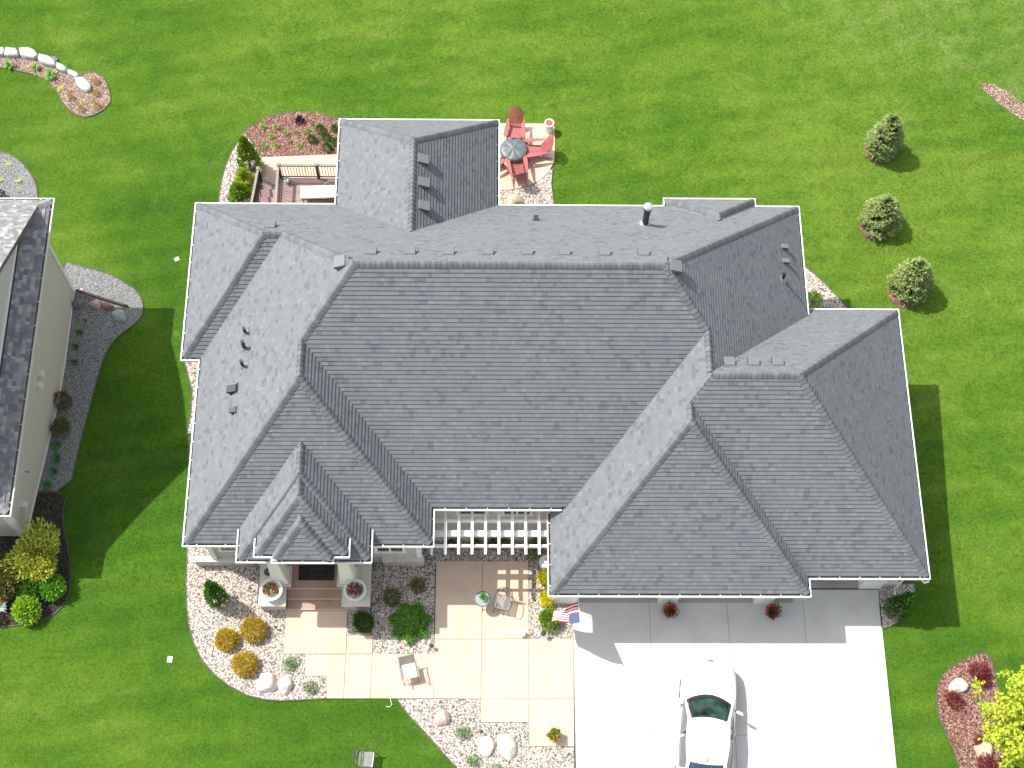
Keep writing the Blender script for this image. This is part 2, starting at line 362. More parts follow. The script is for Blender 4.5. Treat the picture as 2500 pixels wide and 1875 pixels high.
def scatter(b, poly, dens, size, dz, chips=False, skip=None):
    x0 = min(p[0] for p in poly); x1 = max(p[0] for p in poly); y0 = min(p[1] for p in poly); y1 = max(p[1] for p in poly)
    for _ in range(int((x1-x0)*(y1-y0)*dens)):
        x = rnd.uniform(x0, x1); y = rnd.uniform(y0, y1)
        if not inside((x, y), poly) or (skip and skip(x, y)): continue
        z = gz(x, y)+dz; s = size*rnd.uniform(.55, 1.4); a = rnd.uniform(0, PI); c, d = math.cos(a), math.sin(a)
        i = len(b.v)
        if chips:
            l, w_ = s*1.5, s*.4; h = rnd.uniform(.2, .9)*s
            for u, v_, t in ((-l, -w_, 0), (l, -w_, h), (l, w_, h+w_*.5), (-l, w_, w_*.5)):
                b.v.append((x+u*c-v_*d, y+u*d+v_*c, z+.006+t))
            b.f.append((i, i+1, i+2, i+3)); b.m.append(b.cm); b.uv.append([(0, 0)]*4)
        else:
            l, w_, h = s*rnd.uniform(.8, 1.3), s*rnd.uniform(.5, .9), s*rnd.uniform(.4, .9)
            for u, v_, t in ((-l, 0, h*.3), (-l*.3, -w_, h*.3), (l, -w_*.2, h*.3), (l*.3, w_, h*.3), (0, 0, h)):
                b.v.append((x+u*c-v_*d, y+u*d+v_*c, z+t))
            for f in ((0, 1, 4), (1, 2, 4), (2, 3, 4), (3, 0, 4)):
                b.f.append(tuple(i+k for k in f)); b.m.append(b.cm); b.uv.append([(0, 0)]*3)
EDGE = mat('bed edging', (.10, .085, .07), .8)
def bed(name, px, mats, dens, size, label, cat, chips=False, smooth=2, h=.025, edging=True, world=False, kind='stuff'):
    poly = [tuple(at(*p).xy) for p in px] if not world else px
    if smooth: poly = smoothpoly(poly, smooth)
    poly = bedge(poly, .4, .008)
    b = MB(); sheet(b, poly, h); skirt(b, poly, -.05, h); b.cm = 1; scatter(b, poly, dens, size, h-.004, chips)
    if edging:
        b.cm = 2; n = len(poly)
        cxy = Vector((sum(p[0] for p in poly)/n, sum(p[1] for p in poly)/n))
        for i in range(n):
            p0 = Vector(poly[i]); p1 = Vector(poly[(i+1) % n]); nn = Vector((p1.y-p0.y, p0.x-p1.x))
            if nn.length < 1e-6: continue
            nn.normalize(); nn *= .018
            a0, a1 = gz(*p0), gz(*p1)
            b.quad((p0.x-nn.x, p0.y-nn.y, a0+h+.02), (p1.x-nn.x, p1.y-nn.y, a1+h+.02), (p1.x+nn.x, p1.y+nn.y, a1+h+.02), (p0.x+nn.x, p0.y+nn.y, a0+h+.02))
    o = b.build(name, list(mats)+[EDGE]); tag(o, label, cat, kind=kind); return o
PEBM = (M_PEB0, M_PEB1)
# front pebble bed (everything between lawn, house and driveway; slabs lie on top)
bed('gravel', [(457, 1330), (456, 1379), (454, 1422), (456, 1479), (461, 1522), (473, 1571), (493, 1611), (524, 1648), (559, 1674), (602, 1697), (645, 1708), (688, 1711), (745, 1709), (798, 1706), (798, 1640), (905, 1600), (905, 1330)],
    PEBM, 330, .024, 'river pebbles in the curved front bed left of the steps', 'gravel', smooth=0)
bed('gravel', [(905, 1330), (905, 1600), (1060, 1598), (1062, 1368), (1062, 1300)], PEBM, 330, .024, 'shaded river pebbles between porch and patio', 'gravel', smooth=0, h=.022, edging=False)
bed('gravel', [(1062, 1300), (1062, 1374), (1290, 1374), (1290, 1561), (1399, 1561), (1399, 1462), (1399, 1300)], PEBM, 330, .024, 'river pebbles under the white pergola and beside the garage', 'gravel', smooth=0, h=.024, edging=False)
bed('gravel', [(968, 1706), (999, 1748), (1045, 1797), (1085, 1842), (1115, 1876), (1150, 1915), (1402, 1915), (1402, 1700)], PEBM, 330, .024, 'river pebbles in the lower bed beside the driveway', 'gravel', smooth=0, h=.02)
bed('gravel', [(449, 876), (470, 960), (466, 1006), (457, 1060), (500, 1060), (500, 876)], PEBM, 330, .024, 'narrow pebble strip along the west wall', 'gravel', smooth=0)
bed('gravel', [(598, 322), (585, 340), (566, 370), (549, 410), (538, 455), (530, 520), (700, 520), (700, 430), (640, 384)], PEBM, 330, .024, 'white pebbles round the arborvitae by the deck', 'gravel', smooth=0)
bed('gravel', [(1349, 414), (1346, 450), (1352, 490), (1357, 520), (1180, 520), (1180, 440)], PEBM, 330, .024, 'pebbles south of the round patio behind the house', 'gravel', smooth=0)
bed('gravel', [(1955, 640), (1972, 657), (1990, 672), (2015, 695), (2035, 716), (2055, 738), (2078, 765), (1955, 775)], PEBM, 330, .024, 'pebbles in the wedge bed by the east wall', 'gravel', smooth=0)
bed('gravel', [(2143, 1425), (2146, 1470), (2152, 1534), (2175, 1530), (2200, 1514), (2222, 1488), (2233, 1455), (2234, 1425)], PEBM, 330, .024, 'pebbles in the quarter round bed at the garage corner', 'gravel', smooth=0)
bed('mulch', [(640, 384), (618, 352), (598, 325), (608, 312), (627, 300), (663, 284), (700, 276), (745, 273), (785, 279), (812, 287), (850, 300), (850, 384), (760, 385)], (M_MUL0, M_MUL1), 260, .028, 'red mulch in the rounded bed behind the house', 'mulch', True, smooth=0)
bed('mulch', [(2416, 1594), (2376, 1599), (2337, 1619), (2310, 1638), (2292, 1664), (2285, 1703), (2290, 1742), (2304, 1781), (2325, 1824), (2342, 1876), (2360, 1930), (2480, 1930), (2474, 1875), (2470, 1800), (2460, 1740), (2440, 1690), (2431, 1660), (2429, 1636), (2417, 1617)], (M_MUL0, M_MUL1), 200, .028, 'red mulch under the yellow-green maple', 'mulch', True, smooth=1)
bed('mulch', [(-60, 128), (0, 130), (60, 140), (100, 152), (150, 170), (190, 192), (208, 178), (228, 176), (246, 186), (258, 200), (268, 222), (271, 245), (262, 262), (235, 280), (205, 288), (180, 278), (155, 255), (143, 228), (120, 200), (90, 185), (40, 172), (0, 165), (-60, 160)], (M_TAN0, M_TAN1), 200, .028, 'faded mulch in the curved bed behind the row of flat rocks', 'mulch', True, smooth=1)
bed('mulch', [(2388, 207), (2405, 203), (2425, 206), (2445, 217), (2480, 240), (2520, 268), (2530, 315), (2490, 290), (2450, 262), (2412, 232)], (M_TAN0, M_TAN1), 200, .028, 'bare patch of pale mulch in the north-east lawn', 'mulch', True, smooth=1, edging=False)
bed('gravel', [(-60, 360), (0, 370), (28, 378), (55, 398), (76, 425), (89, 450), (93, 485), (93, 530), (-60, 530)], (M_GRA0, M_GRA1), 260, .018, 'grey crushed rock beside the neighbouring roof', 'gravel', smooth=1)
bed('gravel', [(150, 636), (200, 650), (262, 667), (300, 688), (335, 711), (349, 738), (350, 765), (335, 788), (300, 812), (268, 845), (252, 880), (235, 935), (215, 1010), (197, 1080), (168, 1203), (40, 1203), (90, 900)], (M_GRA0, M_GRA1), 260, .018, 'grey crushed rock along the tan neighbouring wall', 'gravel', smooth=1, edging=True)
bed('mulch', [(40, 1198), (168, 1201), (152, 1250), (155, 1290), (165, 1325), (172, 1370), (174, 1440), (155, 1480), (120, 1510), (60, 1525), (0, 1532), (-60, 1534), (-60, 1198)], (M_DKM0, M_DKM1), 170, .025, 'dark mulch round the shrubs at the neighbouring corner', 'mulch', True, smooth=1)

# slabs
def slabs(name, L_, mt, h, label, cat, px=True, gap=.007):
    b = MB(); b.cm = 1
    for q in L_:
        P = [tuple(at(*p).xy) for p in q] if px else q
        c = Vector((sum(p[0] for p in P)/len(P), sum(p[1] for p in P)/len(P)))
        P0 = [tuple(c+(Vector(p)-c)*1.004) for p in P]
        b.cm = 1; sheet(b, bedge(P0, .8), h-.018, 1.); skirt(b, bedge(P0, .8), -.03, h-.018)
        P1 = []
        n = len(P); area = sum(P[i][0]*P[(i+1) % n][1]-P[(i+1) % n][0]*P[i][1] for i in range(n)); sg = 1 if area > 0 else -1
        for i in range(n):
            a = Vector(P[i-1]); p = Vector(P[i]); d = Vector(P[(i+1) % n])
            e1 = (p-a).normalized(); e2 = (d-p).normalized(); n1 = Vector((-e1.y, e1.x))*sg; n2 = Vector((-e2.y, e2.x))*sg
            mm = n1+n2; den = max(.3, 1+n1.dot(n2)); P1.append(tuple(p+mm*(gap/den)))
        b.cm = 0; B = bedge(P1, .6); sheet(b, B, h, 1.); skirt(b, B, h-.05, h)
    o = b.build(name, [mt, M_JOINT]); return tag(o, label, cat, kind='structure')
slabs('patio', [
    [(699, 1489), (849, 1489), (845, 1597), (692, 1597)],
    [(847, 1552), (911, 1552), (909, 1597), (845, 1597)],
    [(745, 1598), (844, 1598), (839, 1706), (797, 1706), (797, 1651), (745, 1651)],
    [(844, 1598), (909, 1598), (904, 1706), (839, 1706)],
    [(909, 1597), (1061, 1597), (1058, 1706), (904, 1706)],
    [(1065, 1371), (1178, 1371), (1176, 1561), (1061, 1561)],
    [(1178, 1371), (1290, 1371), (1291, 1560), (1176, 1561)],
    [(1061, 1561), (1176, 1561), (1174, 1707), (1058, 1706)],
    [(1176, 1561), (1291, 1560), (1291, 1707), (1174, 1707)],
    [(1291, 1560), (1400, 1560), (1401, 1707), (1291, 1707)],
    [(1174, 1707), (1291, 1707), (1291, 1764), (1174, 1764)],
    [(1291, 1707), (1401, 1707), (1402, 1823), (1292, 1823)]], M_PATIO, .05, 'tan stained concrete slabs of front patio and walk', 'patio')
# driveway, joints at measured pixels
xj = [2.9, 3.9, 6.9, 9.9, 13.45]
yv = [13.70, 9.15, 4.6, 0., -6., -12.]
DR = []
for i, (xa, xb_) in enumerate([(2.905, 4.78+.75), (5.53, 8.2), (8.2, 10.82), (10.82, 13.46)]):
    for j in range(len(yv)-1):
        ya = yv[j]
        if i == 3 and j == 0: ya = 14.12
        if i == 2 and j == 0:
            DR.append([(xa, ya), (10.47, ya), (10.47, 14.12), (xb_, 14.12), (xb_, yv[j+1]), (xa, yv[j+1])]); continue
        DR.append([(xa, ya), (xb_, ya), (xb_, yv[j+1]), (xa, yv[j+1])])
slabs('driveway', DR, M_DRIVE, .045, 'pale concrete driveway in front of the garage', 'driveway', px=False, gap=.005)
# back patio and path
z_ = 0
slabs('patio', [
    [(1150, 302), (1330, 303), (1346, 305), (1354, 312), (1355, 335), (1355, 370), (1353, 398), (1347, 408), (1150, 408)],
    [(1150, 408), (1347, 408), (1336, 425), (1318, 442), (1290, 455), (1250, 464), (1150, 470)]], M_PATIO, .05, 'tan concrete patio with a rounded edge behind the house', 'patio')
slabs('path', [[(640, 385), (747, 381), (747, 520), (640, 520)], [(747, 381), (850, 377), (850, 520), (747, 520)]], M_PATIO, .05, 'cream concrete path passing under the deck', 'path')

# ------------------------------------------------------------------ roofs
def clip(poly, a, b_, c):
    """keep a*x+b*y+c >= 0"""
    out = []; n = len(poly)
    for i in range(n):
        p, q = poly[i], poly[(i+1) % n]; fp = a*p[0]+b_*p[1]+c; fq = a*q[0]+b_*q[1]+c
        if fp >= 0: out.append(p)
        if (fp > 0 > fq) or (fp < 0 < fq):
            t = fp/(fp-fq); out.append((p[0]+(q[0]-p[0])*t, p[1]+(q[1]-p[1])*t))
    return out
def area(P): return abs(sum(P[i][0]*P[(i+1) % len(P)][1]-P[(i+1) % len(P)][0]*P[i][1] for i in range(len(P))))/2 if len(P) > 2 else 0
class Block:
    def __init__(s, name, x0, x1, y0, y1, z, sides='WESN', p=1.104, zs=None, inset=.11, over=()):
        s.name = name; s.r = (x0, x1, y0, y1); s.p = p; s.pl = {}; s.over = over; s.z = z
        for k in sides:
            zz = (zs or {}).get(k, z)
            if k == 'W': a, b_, c = p, 0, zz-p*x0
            if k == 'E': a, b_, c = -p, 0, zz+p*x1
            if k == 'S': a, b_, c = 0, p, zz-p*y0
            if k == 'N': a, b_, c = 0, -p, zz+p*y1
            s.pl[k] = (a, b_, c)
        i = inset
        s.hp = [(1, 0, -(x0+(i if 'W' in sides else 0))), (-1, 0, x1-(i if 'E' in sides else 0)), (0, 1, -(y0+(i if 'S' in sides else 0))), (0, -1, y1-(i if 'N' in sides else 0))]
    def h(s, x, y):
        if any(a*x+b_*y+c < -1e-6 for a, b_, c in s.hp): return -99
        return min(a*x+b_*y+c for a, b_, c in s.pl.values())
    def face(s, k):
        P = [(-99, -99), (99, -99), (99, 99), (-99, 99)]
        for h in s.hp: P = clip(P, *h)
        a, b_, c = s.pl[k]
        for j, (a2, b2, c2) in s.pl.items():
            if j != k: P = clip(P, a2-a, b2-b_, c2-c)
        return P
def faces_of(blocks):
    out = []
    for i, B in enumerate(blocks):
        for k, (a, b_, c) in B.pl.items():
            pieces = [B.face(k)]
            for j, O in enumerate(blocks):
                if j == i or O.name in B.over: continue
                eps = 1e-4 if j < i else -1e-4
                cons = list(O.hp)+[(a2-a, b2-b_, c2-c+eps) for a2, b2, c2 in O.pl.values()]
                nxt = []
                for P in pieces:
                    if area(P) < 1e-5: continue
                    if area(_clipall(P, cons)) < 1e-6: nxt.append(P); continue
                    rem = P
                    for h in cons:
                        o = clip(rem, -h[0], -h[1], -h[2])
                        if area(o) > 1e-5: nxt.append(o)
                        rem = clip(rem, *h)
                        if area(rem) < 1e-7: break
                pieces = nxt
            out.append((B, k, (a, b_, c), [P for P in pieces if area(P) > 2e-4]))
    return out
def _clipall(P, cons):
    for h in cons:
        P = clip(P, *h)
        if len(P) < 3: return []
    return P
def roof_z(blocks, x, y): return max(B.h(x, y) for B in blocks)
ROWH = .147
def shingle_faces(mb, fl, thick=.026):
    for B, k, (a, b_, c), pieces in fl:
        n = Vector((-a, -b_, 1)).normalized(); g = Vector((a, b_)).normalized(); s_ = Vector((g.x, g.y, B.p)).normalized(); al = Vector((-g.y, g.x, 0))
        m_ = (1+B.p*B.p)**.5
        x0, x1, y0, y1 = B.r
        base = {'W': x0, 'E': -x1, 'S': y0, 'N': -y1}[k]+.11
        for P in pieces:
            D = [((p[0]*g.x+p[1]*g.y)-base)*m_ for p in P]
            r0 = int(math.floor(min(D)/ROWH)); r1 = int(math.ceil(max(D)/ROWH))
            for r in range(r0, r1):
                lo, hi = r*ROWH, (r+1)*ROWH
                Q = clip(P, g.x, g.y, -(base+lo/m_)); Q = clip(Q, -g.x, -g.y, base+hi/m_)
                if area(Q) < 1e-5: continue
                V = []; uv = []
                for q in Q:
                    z = a*q[0]+b_*q[1]+c; d = ((q[0]*g.x+q[1]*g.y)-base)*m_-lo
                    t = thick*(1-d/ROWH)+.002; V.append(Vector((q[0], q[1], z))+n*t); uv.append((q[0]*al.x+q[1]*al.y, d*.98+lo+.0005))
                if (V[1]-V[0]).cross(V[2]-V[0]).dot(n) < 0: V.reverse(); uv.reverse()
                mb.quad(*V, uv=uv)
                for i in range(len(V)):
                    p, q = V[i], V[(i+1) % len(V)]; up_, uq = uv[i], uv[(i+1) % len(V)]
                    if abs(up_[1]-lo) < .003 and abs(uq[1]-lo) < .003:
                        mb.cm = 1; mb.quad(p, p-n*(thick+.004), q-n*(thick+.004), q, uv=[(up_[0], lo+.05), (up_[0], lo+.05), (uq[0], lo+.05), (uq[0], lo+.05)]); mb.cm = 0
def seg_clip(p, q, cons):
    t0, t1 = 0., 1.
    for a, b_, c in cons:
        fp = a*p[0]+b_*p[1]+c; fq = a*q[0]+b_*q[1]+c
        if fp < 0 and fq < 0: return None
        if fp < 0: t0 = max(t0, fp/(fp-fq))
        elif fq < 0: t1 = min(t1, fp/(fp-fq))
    return (t0, t1) if t1-t0 > 1e-6 else None
def ridge_lines(blocks):
    """hips and ridges that show: list of (P_low, P_high, n1, n2)"""
    out = []
    for i, B in enumerate(blocks):
        ks = list(B.pl)
        for u in range(len(ks)):
            for v in range(u+1, len(ks)):
                A1, A2 = B.pl[ks[u]], B.pl[ks[v]]
                a, b_, c = A1[0]-A2[0], A1[1]-A2[1], A1[2]-A2[2]; L2 = a*a+b_*b_
                if L2 < 1e-9: continue
                p0 = Vector((-a*c/L2, -b_*c/L2)); d = Vector((-b_, a)).normalized(); p = p0-d*150; q = p0+d*150
                cons = list(B.hp)+[(o[0]-A1[0]+0, o[1]-A1[1], o[2]-A1[2]+1e-6) for kk, o in B.pl.items() if kk not in (ks[u], ks[v])]
                r = seg_clip(p, q, cons)
                if not r: continue
                a_, b2 = p.lerp(q, r[0]), p.lerp(q, r[1]); N = max(2, int((b2-a_).length/.04)); run = []
                def flush(run):
                    if len(run) > 3:
                        P0, P1 = run[0], run[-1]
                        if P0[2] > P1[2]+1e-4: P0, P1 = P1, P0
                        n1 = Vector((-A1[0], -A1[1], 1)).normalized(); n2 = Vector((-A2[0], -A2[1], 1)).normalized()
                        out.append((Vector(P0), Vector(P1), n1, n2))
                for s_ in range(N+1):
                    x, y = a_.lerp(b2, s_/N); z = A1[0]*x+A1[1]*y+A1[2]
                    ok = all(O.h(x, y) < z-(.004) for j, O in enumerate(blocks) if j != i)
                    if ok: run.append((x, y, z))
                    else: flush(run); run = []
                flush(run)
    return out
def cap_line(P0, P1, n1, n2, mat_, parent, name='ridge_cap', w_=.15, exp=.165):
    d = (P1-P0); Ln = d.length; d.normalize(); b = MB()
    c1 = n1.cross(d); c2 = n2.cross(d)
    up = (n1+n2).normalized()
    if c1.dot(n2) < 0: c1 = -c1
    if c2.dot(n1) < 0: c2 = -c2
    c1, c2 = -c1, -c2
    # c must run down its own plane, away from the other
    if c1.dot(Vector((n1.x, n1.y, 0))) < 0: c1 = -c1
    if c2.dot(Vector((n2.x, n2.y, 0))) < 0: c2 = -c2
    N = max(1, int(Ln/exp)); e = Ln/N
    for i in range(N):
        ww = w_*rnd.uniform(.95, 1.06); j = rnd.uniform(-.004, .004)
        def sec(t, lift):
            C = P0+d*t
            return [C+c1*ww+n1*lift, C+c1*ww*.5+n1*(lift+.016), C+c1*ww*.16+(n1*.7+up*.3)*(lift+.026), C+up*(lift+.028), C+c2*ww*.16+(n2*.7+up*.3)*(lift+.026), C+c2*ww*.5+n2*(lift+.016), C+c2*ww+n2*lift]
        A = sec(i*e+j, .036); B_ = sec(min(Ln, (i+1)*e+.03), .018)
        k = len(b.v); b.v += [tuple(x) for x in A+B_+[x-up*.03 for x in A]]
        for s_ in range(6):
            b.f.append((k+s_, k+s_+1, k+8+s_, k+7+s_)); b.m.append(0); b.uv.append([(0, 0)]*4)
            b.f.append((k+14+s_, k+15+s_, k+s_+1, k+s_)); b.m.append(0); b.uv.append([(0, 0)]*4)
    return b.build(name, mat_, parent)

EZ, EG, EJ, EK, EL = 3.5, 2.91, 3.95, 4.60, 4.70
XW, XE, XC, YC, NN, YMS = -9.85, 11.09, -10.466, 21.10, 27.26, 15.78
XB, YB = -1.756, 14.525
XIW, XIE, YIS, YHS, XHE, YHN = 1.948, 10.467, 13.05, 13.65, 14.41, 23.46
XDW, XDE, YDN = -5.51, .352, 30.84
BL = [
    Block('main', XW, XE, YMS, NN, EZ),
    Block('bay', XC, XW+4, YC, NN, EZ, 'WSN'),
    Block('wing', XW, XB, YB, 21.5, EZ, 'WES'),
    Block('north', XDW, XDE, 23.5, YDN, EZ, 'WEN'),
    Block('bump', 6.23, 9.53, 24.5, 27.565, EZ, 'WEN'),
    Block('garage', XIW, XHE, YHS, YHN, EG),
    Block('garage_front', XIW, XIE, YIS, 18.6, EG, 'WES'),
    Block('link', XIW, XE, YHS, 22.0, EG, 'WES', zs={'E': EZ}),
    Block('porch', -8.02, -3.70, 13.85, 18.2, EJ, 'WES', over=('porch_mid', 'porch_top')),
    Block('porch_mid', -7.36, -4.35, 13.82, 16.6, EK, 'WES', over=('porch_top',)),
    Block('porch_top', -6.79, -4.84, 13.64, 15.6, EL, 'WES'),
]
def atroof(blocks, px, py):
    d = ray(px, py); z = 12.0
    for _ in range(900):
        p = un(px, py, z); h = roof_z(blocks, p.x, p.y)
        if h >= z: return p
        z -= .01
    return un(px, py, 3.5)

house = empty('house', (1, 20, 0), 'large single-storey house with grey shingled hip roofs and cream stucco walls', 'house')
house.location = (0, 0, 0)
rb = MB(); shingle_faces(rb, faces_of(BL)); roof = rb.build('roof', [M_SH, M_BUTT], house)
for P0, P1, n1, n2 in ridge_lines(BL): cap_line(P0, P1, n1, n2, M_CAP, roof)

def gutter(pts, z, parent, side=1, mt=None, hang=.62, name='gutter', w_=.15, ends=(0, 0)):
    """pts: outer edge polyline in plan, interior lies to the left when side=1"""
    pts = [Vector(p) for p in pts]; b = MB(); n = len(pts)
    nor = []
    for i in range(n-1):
        d = (pts[i+1]-pts[i]).normalized(); nor.append(Vector((-d.y, d.x))*side)
    def off(i, t):
        if i == 0: return pts[0]+nor[0]*t
        if i == n-1: return pts[-1]+nor[-1]*t
        a, c = nor[i-1], nor[i]; return pts[i]+(a+c)*(t/max(.2, 1+a.dot(c)))
    prof = [(0, z-.09), (0, z+.045), (-.014, z+.055), (.030, z+.055), (.030, z+.035), (.014, z-.05), (w_-.035, z-.05), (w_-.035, z+.06), (w_, z+.06), (w_, z-.16), (.03, z-.16)]
    k = len(b.v)
    for i in range(n):
        for t, zz in prof: q = off(i, t); b.v.append((q.x, q.y, zz))
    m_ = len(prof)
    for i in range(n-1):
        for j in range(m_):
            j2 = (j+1) % m_
            b.f.append((k+i*m_+j, k+(i+1)*m_+j, k+(i+1)*m_+j2, k+i*m_+j2)); b.m.append(1 if j in (4, 5) else 0); b.uv.append([(0, 0)]*4)
    for e, i in ((0, 0), (1, n-1)):
        b.f.append(tuple(k+i*m_+j for j in range(m_))); b.m.append(0); b.uv.append([(0, 0)]*m_)
    for i in range(n-1):
        a, c = pts[i], pts[i+1]; L_ = (c-a).length; d = (c-a).normalized(); q = nor[i]; N = max(1, int(L_/hang))
        for s_ in range(N):
            t = (s_+.5)/N*L_; o = a+d*t; M = Matrix(((d.x, q.x, 0, o.x), (d.y, q.y, 0, o.y), (0, 0, 1, 0), (0, 0, 0, 1)))
            b.box(-.016, .016, .005, w_+.045, z+.046, z+.06, M)
    return b.build(name, [mt or M_WHITE, M_TROUGH], parent)
gutter([(2.40, YMS), (XB, YMS), (XB, YB), (-3.72, YB)], EZ, house, side=-1)
gutter([(-8.0, YB), (XW, YB), (XW, YC), (XC, YC), (XC, NN), (XDW, NN), (XDW, YDN), (XDE, YDN), (XDE, NN), (6.23, NN), (6.23, 27.565), (9.53, 27.565), (9.53, NN), (XE, NN), (XE, 22.95)], EZ, house, side=-1)
gutter([(XE-.3, YHN), (XHE, YHN), (XHE, YHS), (XIE, YHS), (XIE, YIS), (XIW, YIS), (XIW, YMS+.1)], EG, house, side=-1)
gutter([(-3.70, 14.95), (-3.70, 13.85), (-8.02, 13.85), (-8.02, 14.97)], EJ, house, side=-1)
gutter([(-4.35, 14.45), (-4.35, 13.82), (-4.84, 13.82), (-4.84, 13.64), (-6.79, 13.64), (-6.79, 13.82), (-7.36, 13.82), (-7.36, 14.45)], EK+.02, house, side=-1)
# downspout at the garage corner
b = MB(); b.tube([(XHE-.02, YHS-.03, EG-.1), (XHE-.1, YHS-.04, EG-.25), (XHE-.42, YHS+.45, EG-.5), (XHE-.42, YHS+.45, .1), (XHE-.35, YHS+.1, .06)], .035, 6); b.build('downspout', M_WHITE, house)

# soffits (under the eaves) and walls
b = MB()
for i, B in enumerate(BL):
    if B.name in ('bay', 'link', 'porch_top'): continue
    x0, x1, y0, y1 = B.r; e = .12+.003*i; z = B.z-.15-.004*i
    b.box(x0+e, x1-e, y0+e, y1-e, z-.01, z)
b.box(XC+.12, XW+1, YC+.12, NN-.12, EZ-.19, EZ-.18)
b.build('soffit', M_WHITE, house)
def wallbox(x0, x1, y0, y1, z1, name='wall', mt=None, z0=-2.6):
    b = MB(); b.box(x0, x1, y0, y1, z0, z1); return b.build(name, mt or M_STUCCO, house)
O = .55
wallbox(XW+O, XE-O, YMS+.50, NN-O, EZ-.2)
wallbox(XC+O, XW+2, YC+O+.01, NN-O-.01, EZ-.21)
wallbox(XW+O+.01, XB-O, YB+O, 20, EZ-.22)
wallbox(XDW+O, XDE-O, 25, YDN-O, EZ-.2)
wallbox(6.23+O, 9.53-O, 25, 27.565-O, EZ-.23)
wallbox(XE-2, XHE-O, YHS+.9, YHN-O, EG-.2)
# garage front: lintel band + piers + recessed doors + side walls
wallbox(XIW+O, XIE-O, YIS+1.1, 18, EG-.2, z0=-.3)
b = MB(); b.box(XIW+O, XIE-O+.02, YIS+.56, YIS+1.12, 2.35, EG-.21); b.box(XIE-.5, XHE-O+.01, YHS+.5, YHS+.92, 2.3, EG-.215); b.build('lintel', M_TRIM, house)
def pier(x, y, wx, name='pillar', h=2.35, base_w=.62):
    b = MB(); b.cm = 0; b.frus(x, y, 0, .85, wx/2+.07, .30, wx/2+.06, .29); b.cm = 1; b.box(x-wx/2-.1, x+wx/2+.1, y-.33, y+.33, .85, .93)
    b.cm = 2; b.frus(x, y+.03, .93, h, wx/2, .22, wx/2-.07, .15); b.box(x-wx/2, x+wx/2, y-.2, y+.24, h-.12, h)
    b.cm = 3; b.frus(x, y-.19, .98, h-.16, .09, .03, .07, .02)
    return b.build(name, [M_TRIM, M_TRIM, M_TRIM, M_STUCCO], house)
YG = YIS+.86
for X, wx in ((2.62, .72), (6.15, .52), (9.42, .52)): pier(X, YG, wx)
pier(13.15, YHS+.80, .62)
M_SLABG = conc('garage apron concrete', (.33, .32, .30), .08, .1)
b = MB(); b.box(XIW+.6, XIE+.01, YIS+.60, YIS+1.08, -.1, .06); b.box(XIW+.6, XIE-.4, YIS+1.08, YIS+2.2, -.1, .06); b.box(XIE-.02, XHE-.6, YHS+.52, YHS+2.0, -.1, .058); b.build('garage_threshold', M_SLABG, house)
def gdoor(x0, x1, y, z1=2.3):
    b = MB(); b.box(x0, x1, y, y+.05, .06, z1); d = b.build('garage_door', M_DOORW, house); b = MB(); n = max(2, int((x1-x0)/.62))
    for r_ in range(4):
        for k in range(n):
            a = x0+(x1-x0)*k/n; c = x0+(x1-x0)*(k+1)/n; z0 = .1+r_*(z1-.1)/4
            b.box(a+.05, c-.05, y-.012, y+.002, z0+.07, z0+(z1-.1)/4-.06)
    b.build('door_panel', M_TRIM, d)
gdoor(2.95, 5.85, YIS+1.04); gdoor(6.42, 9.14, YIS+1.045); gdoor(10.5, 12.85, YHS+.86, 2.25)
# foundation ledges, stone wainscot
def ledge(x0, x1, y, dep, z, name='ledge'):
    b = MB(); b.cm = 0; b.box(x0+.02, x1-.02, y-dep+.03, y+.02, -.3, z-.07); b.cm = 1; b.box(x0, x1, y-dep, y+.03, z-.07, z); return b.build(name, [M_STONE, M_CAPST], house)
ledge(XB-O-.02, 2.35, YMS+.5, .42, .62)
ledge(XW+O-.75, -8.05, YB+O, .16, .55); ledge(-3.62, XB-O+.12, YB+O, .17, .72)
ledge(XHE-O-.62, XHE-O+.22, YHS+.72, .18, .45)
for q in ((XW+O-.1, XW+O+.06, YB+O-.08, YB+O+.3, .2, EZ-.3), (XB-O-.12, XB-O+.05, YB+O-.05, YB+O+.2, .2, EZ-.3)): b = MB(); b.box(*q); b.build('corner_board', M_TRIM, house)
def window(x0, x1, y, z0, z1, mull=2):
    b = MB(); t = .10
    for q in ((x0-t, x1+t, z1, z1+t+.03), (x0-t-.04, x1+t+.04, z0-t-.03, z0), (x0-t, x0, z0, z1), (x1, x1+t, z0, z1)): b.box(q[0], q[1], y-.05, y+.02, q[2], q[3])
    for k in range(1, mull): xm = x0+(x1-x0)*k/mull; b.box(xm-.035, xm+.035, y-.04, y+.02, z0, z1)
    fr = b.build('window', M_TRIM, house); b = MB(); b.box(x0, x1, y-.015, y+.01, z0, z1); b.build('pane', M_GLASS, fr)
window(-1.0, -.1, YMS+.5, 1.75, 2.75); window(.55, 1.4, YMS+.5, 1.75, 2.75)
window(-3.72, -2.88, YB+O, 1.35, 2.7)
window(-8.95, -8.3, YB+O, 1.45, 2.7, 1)

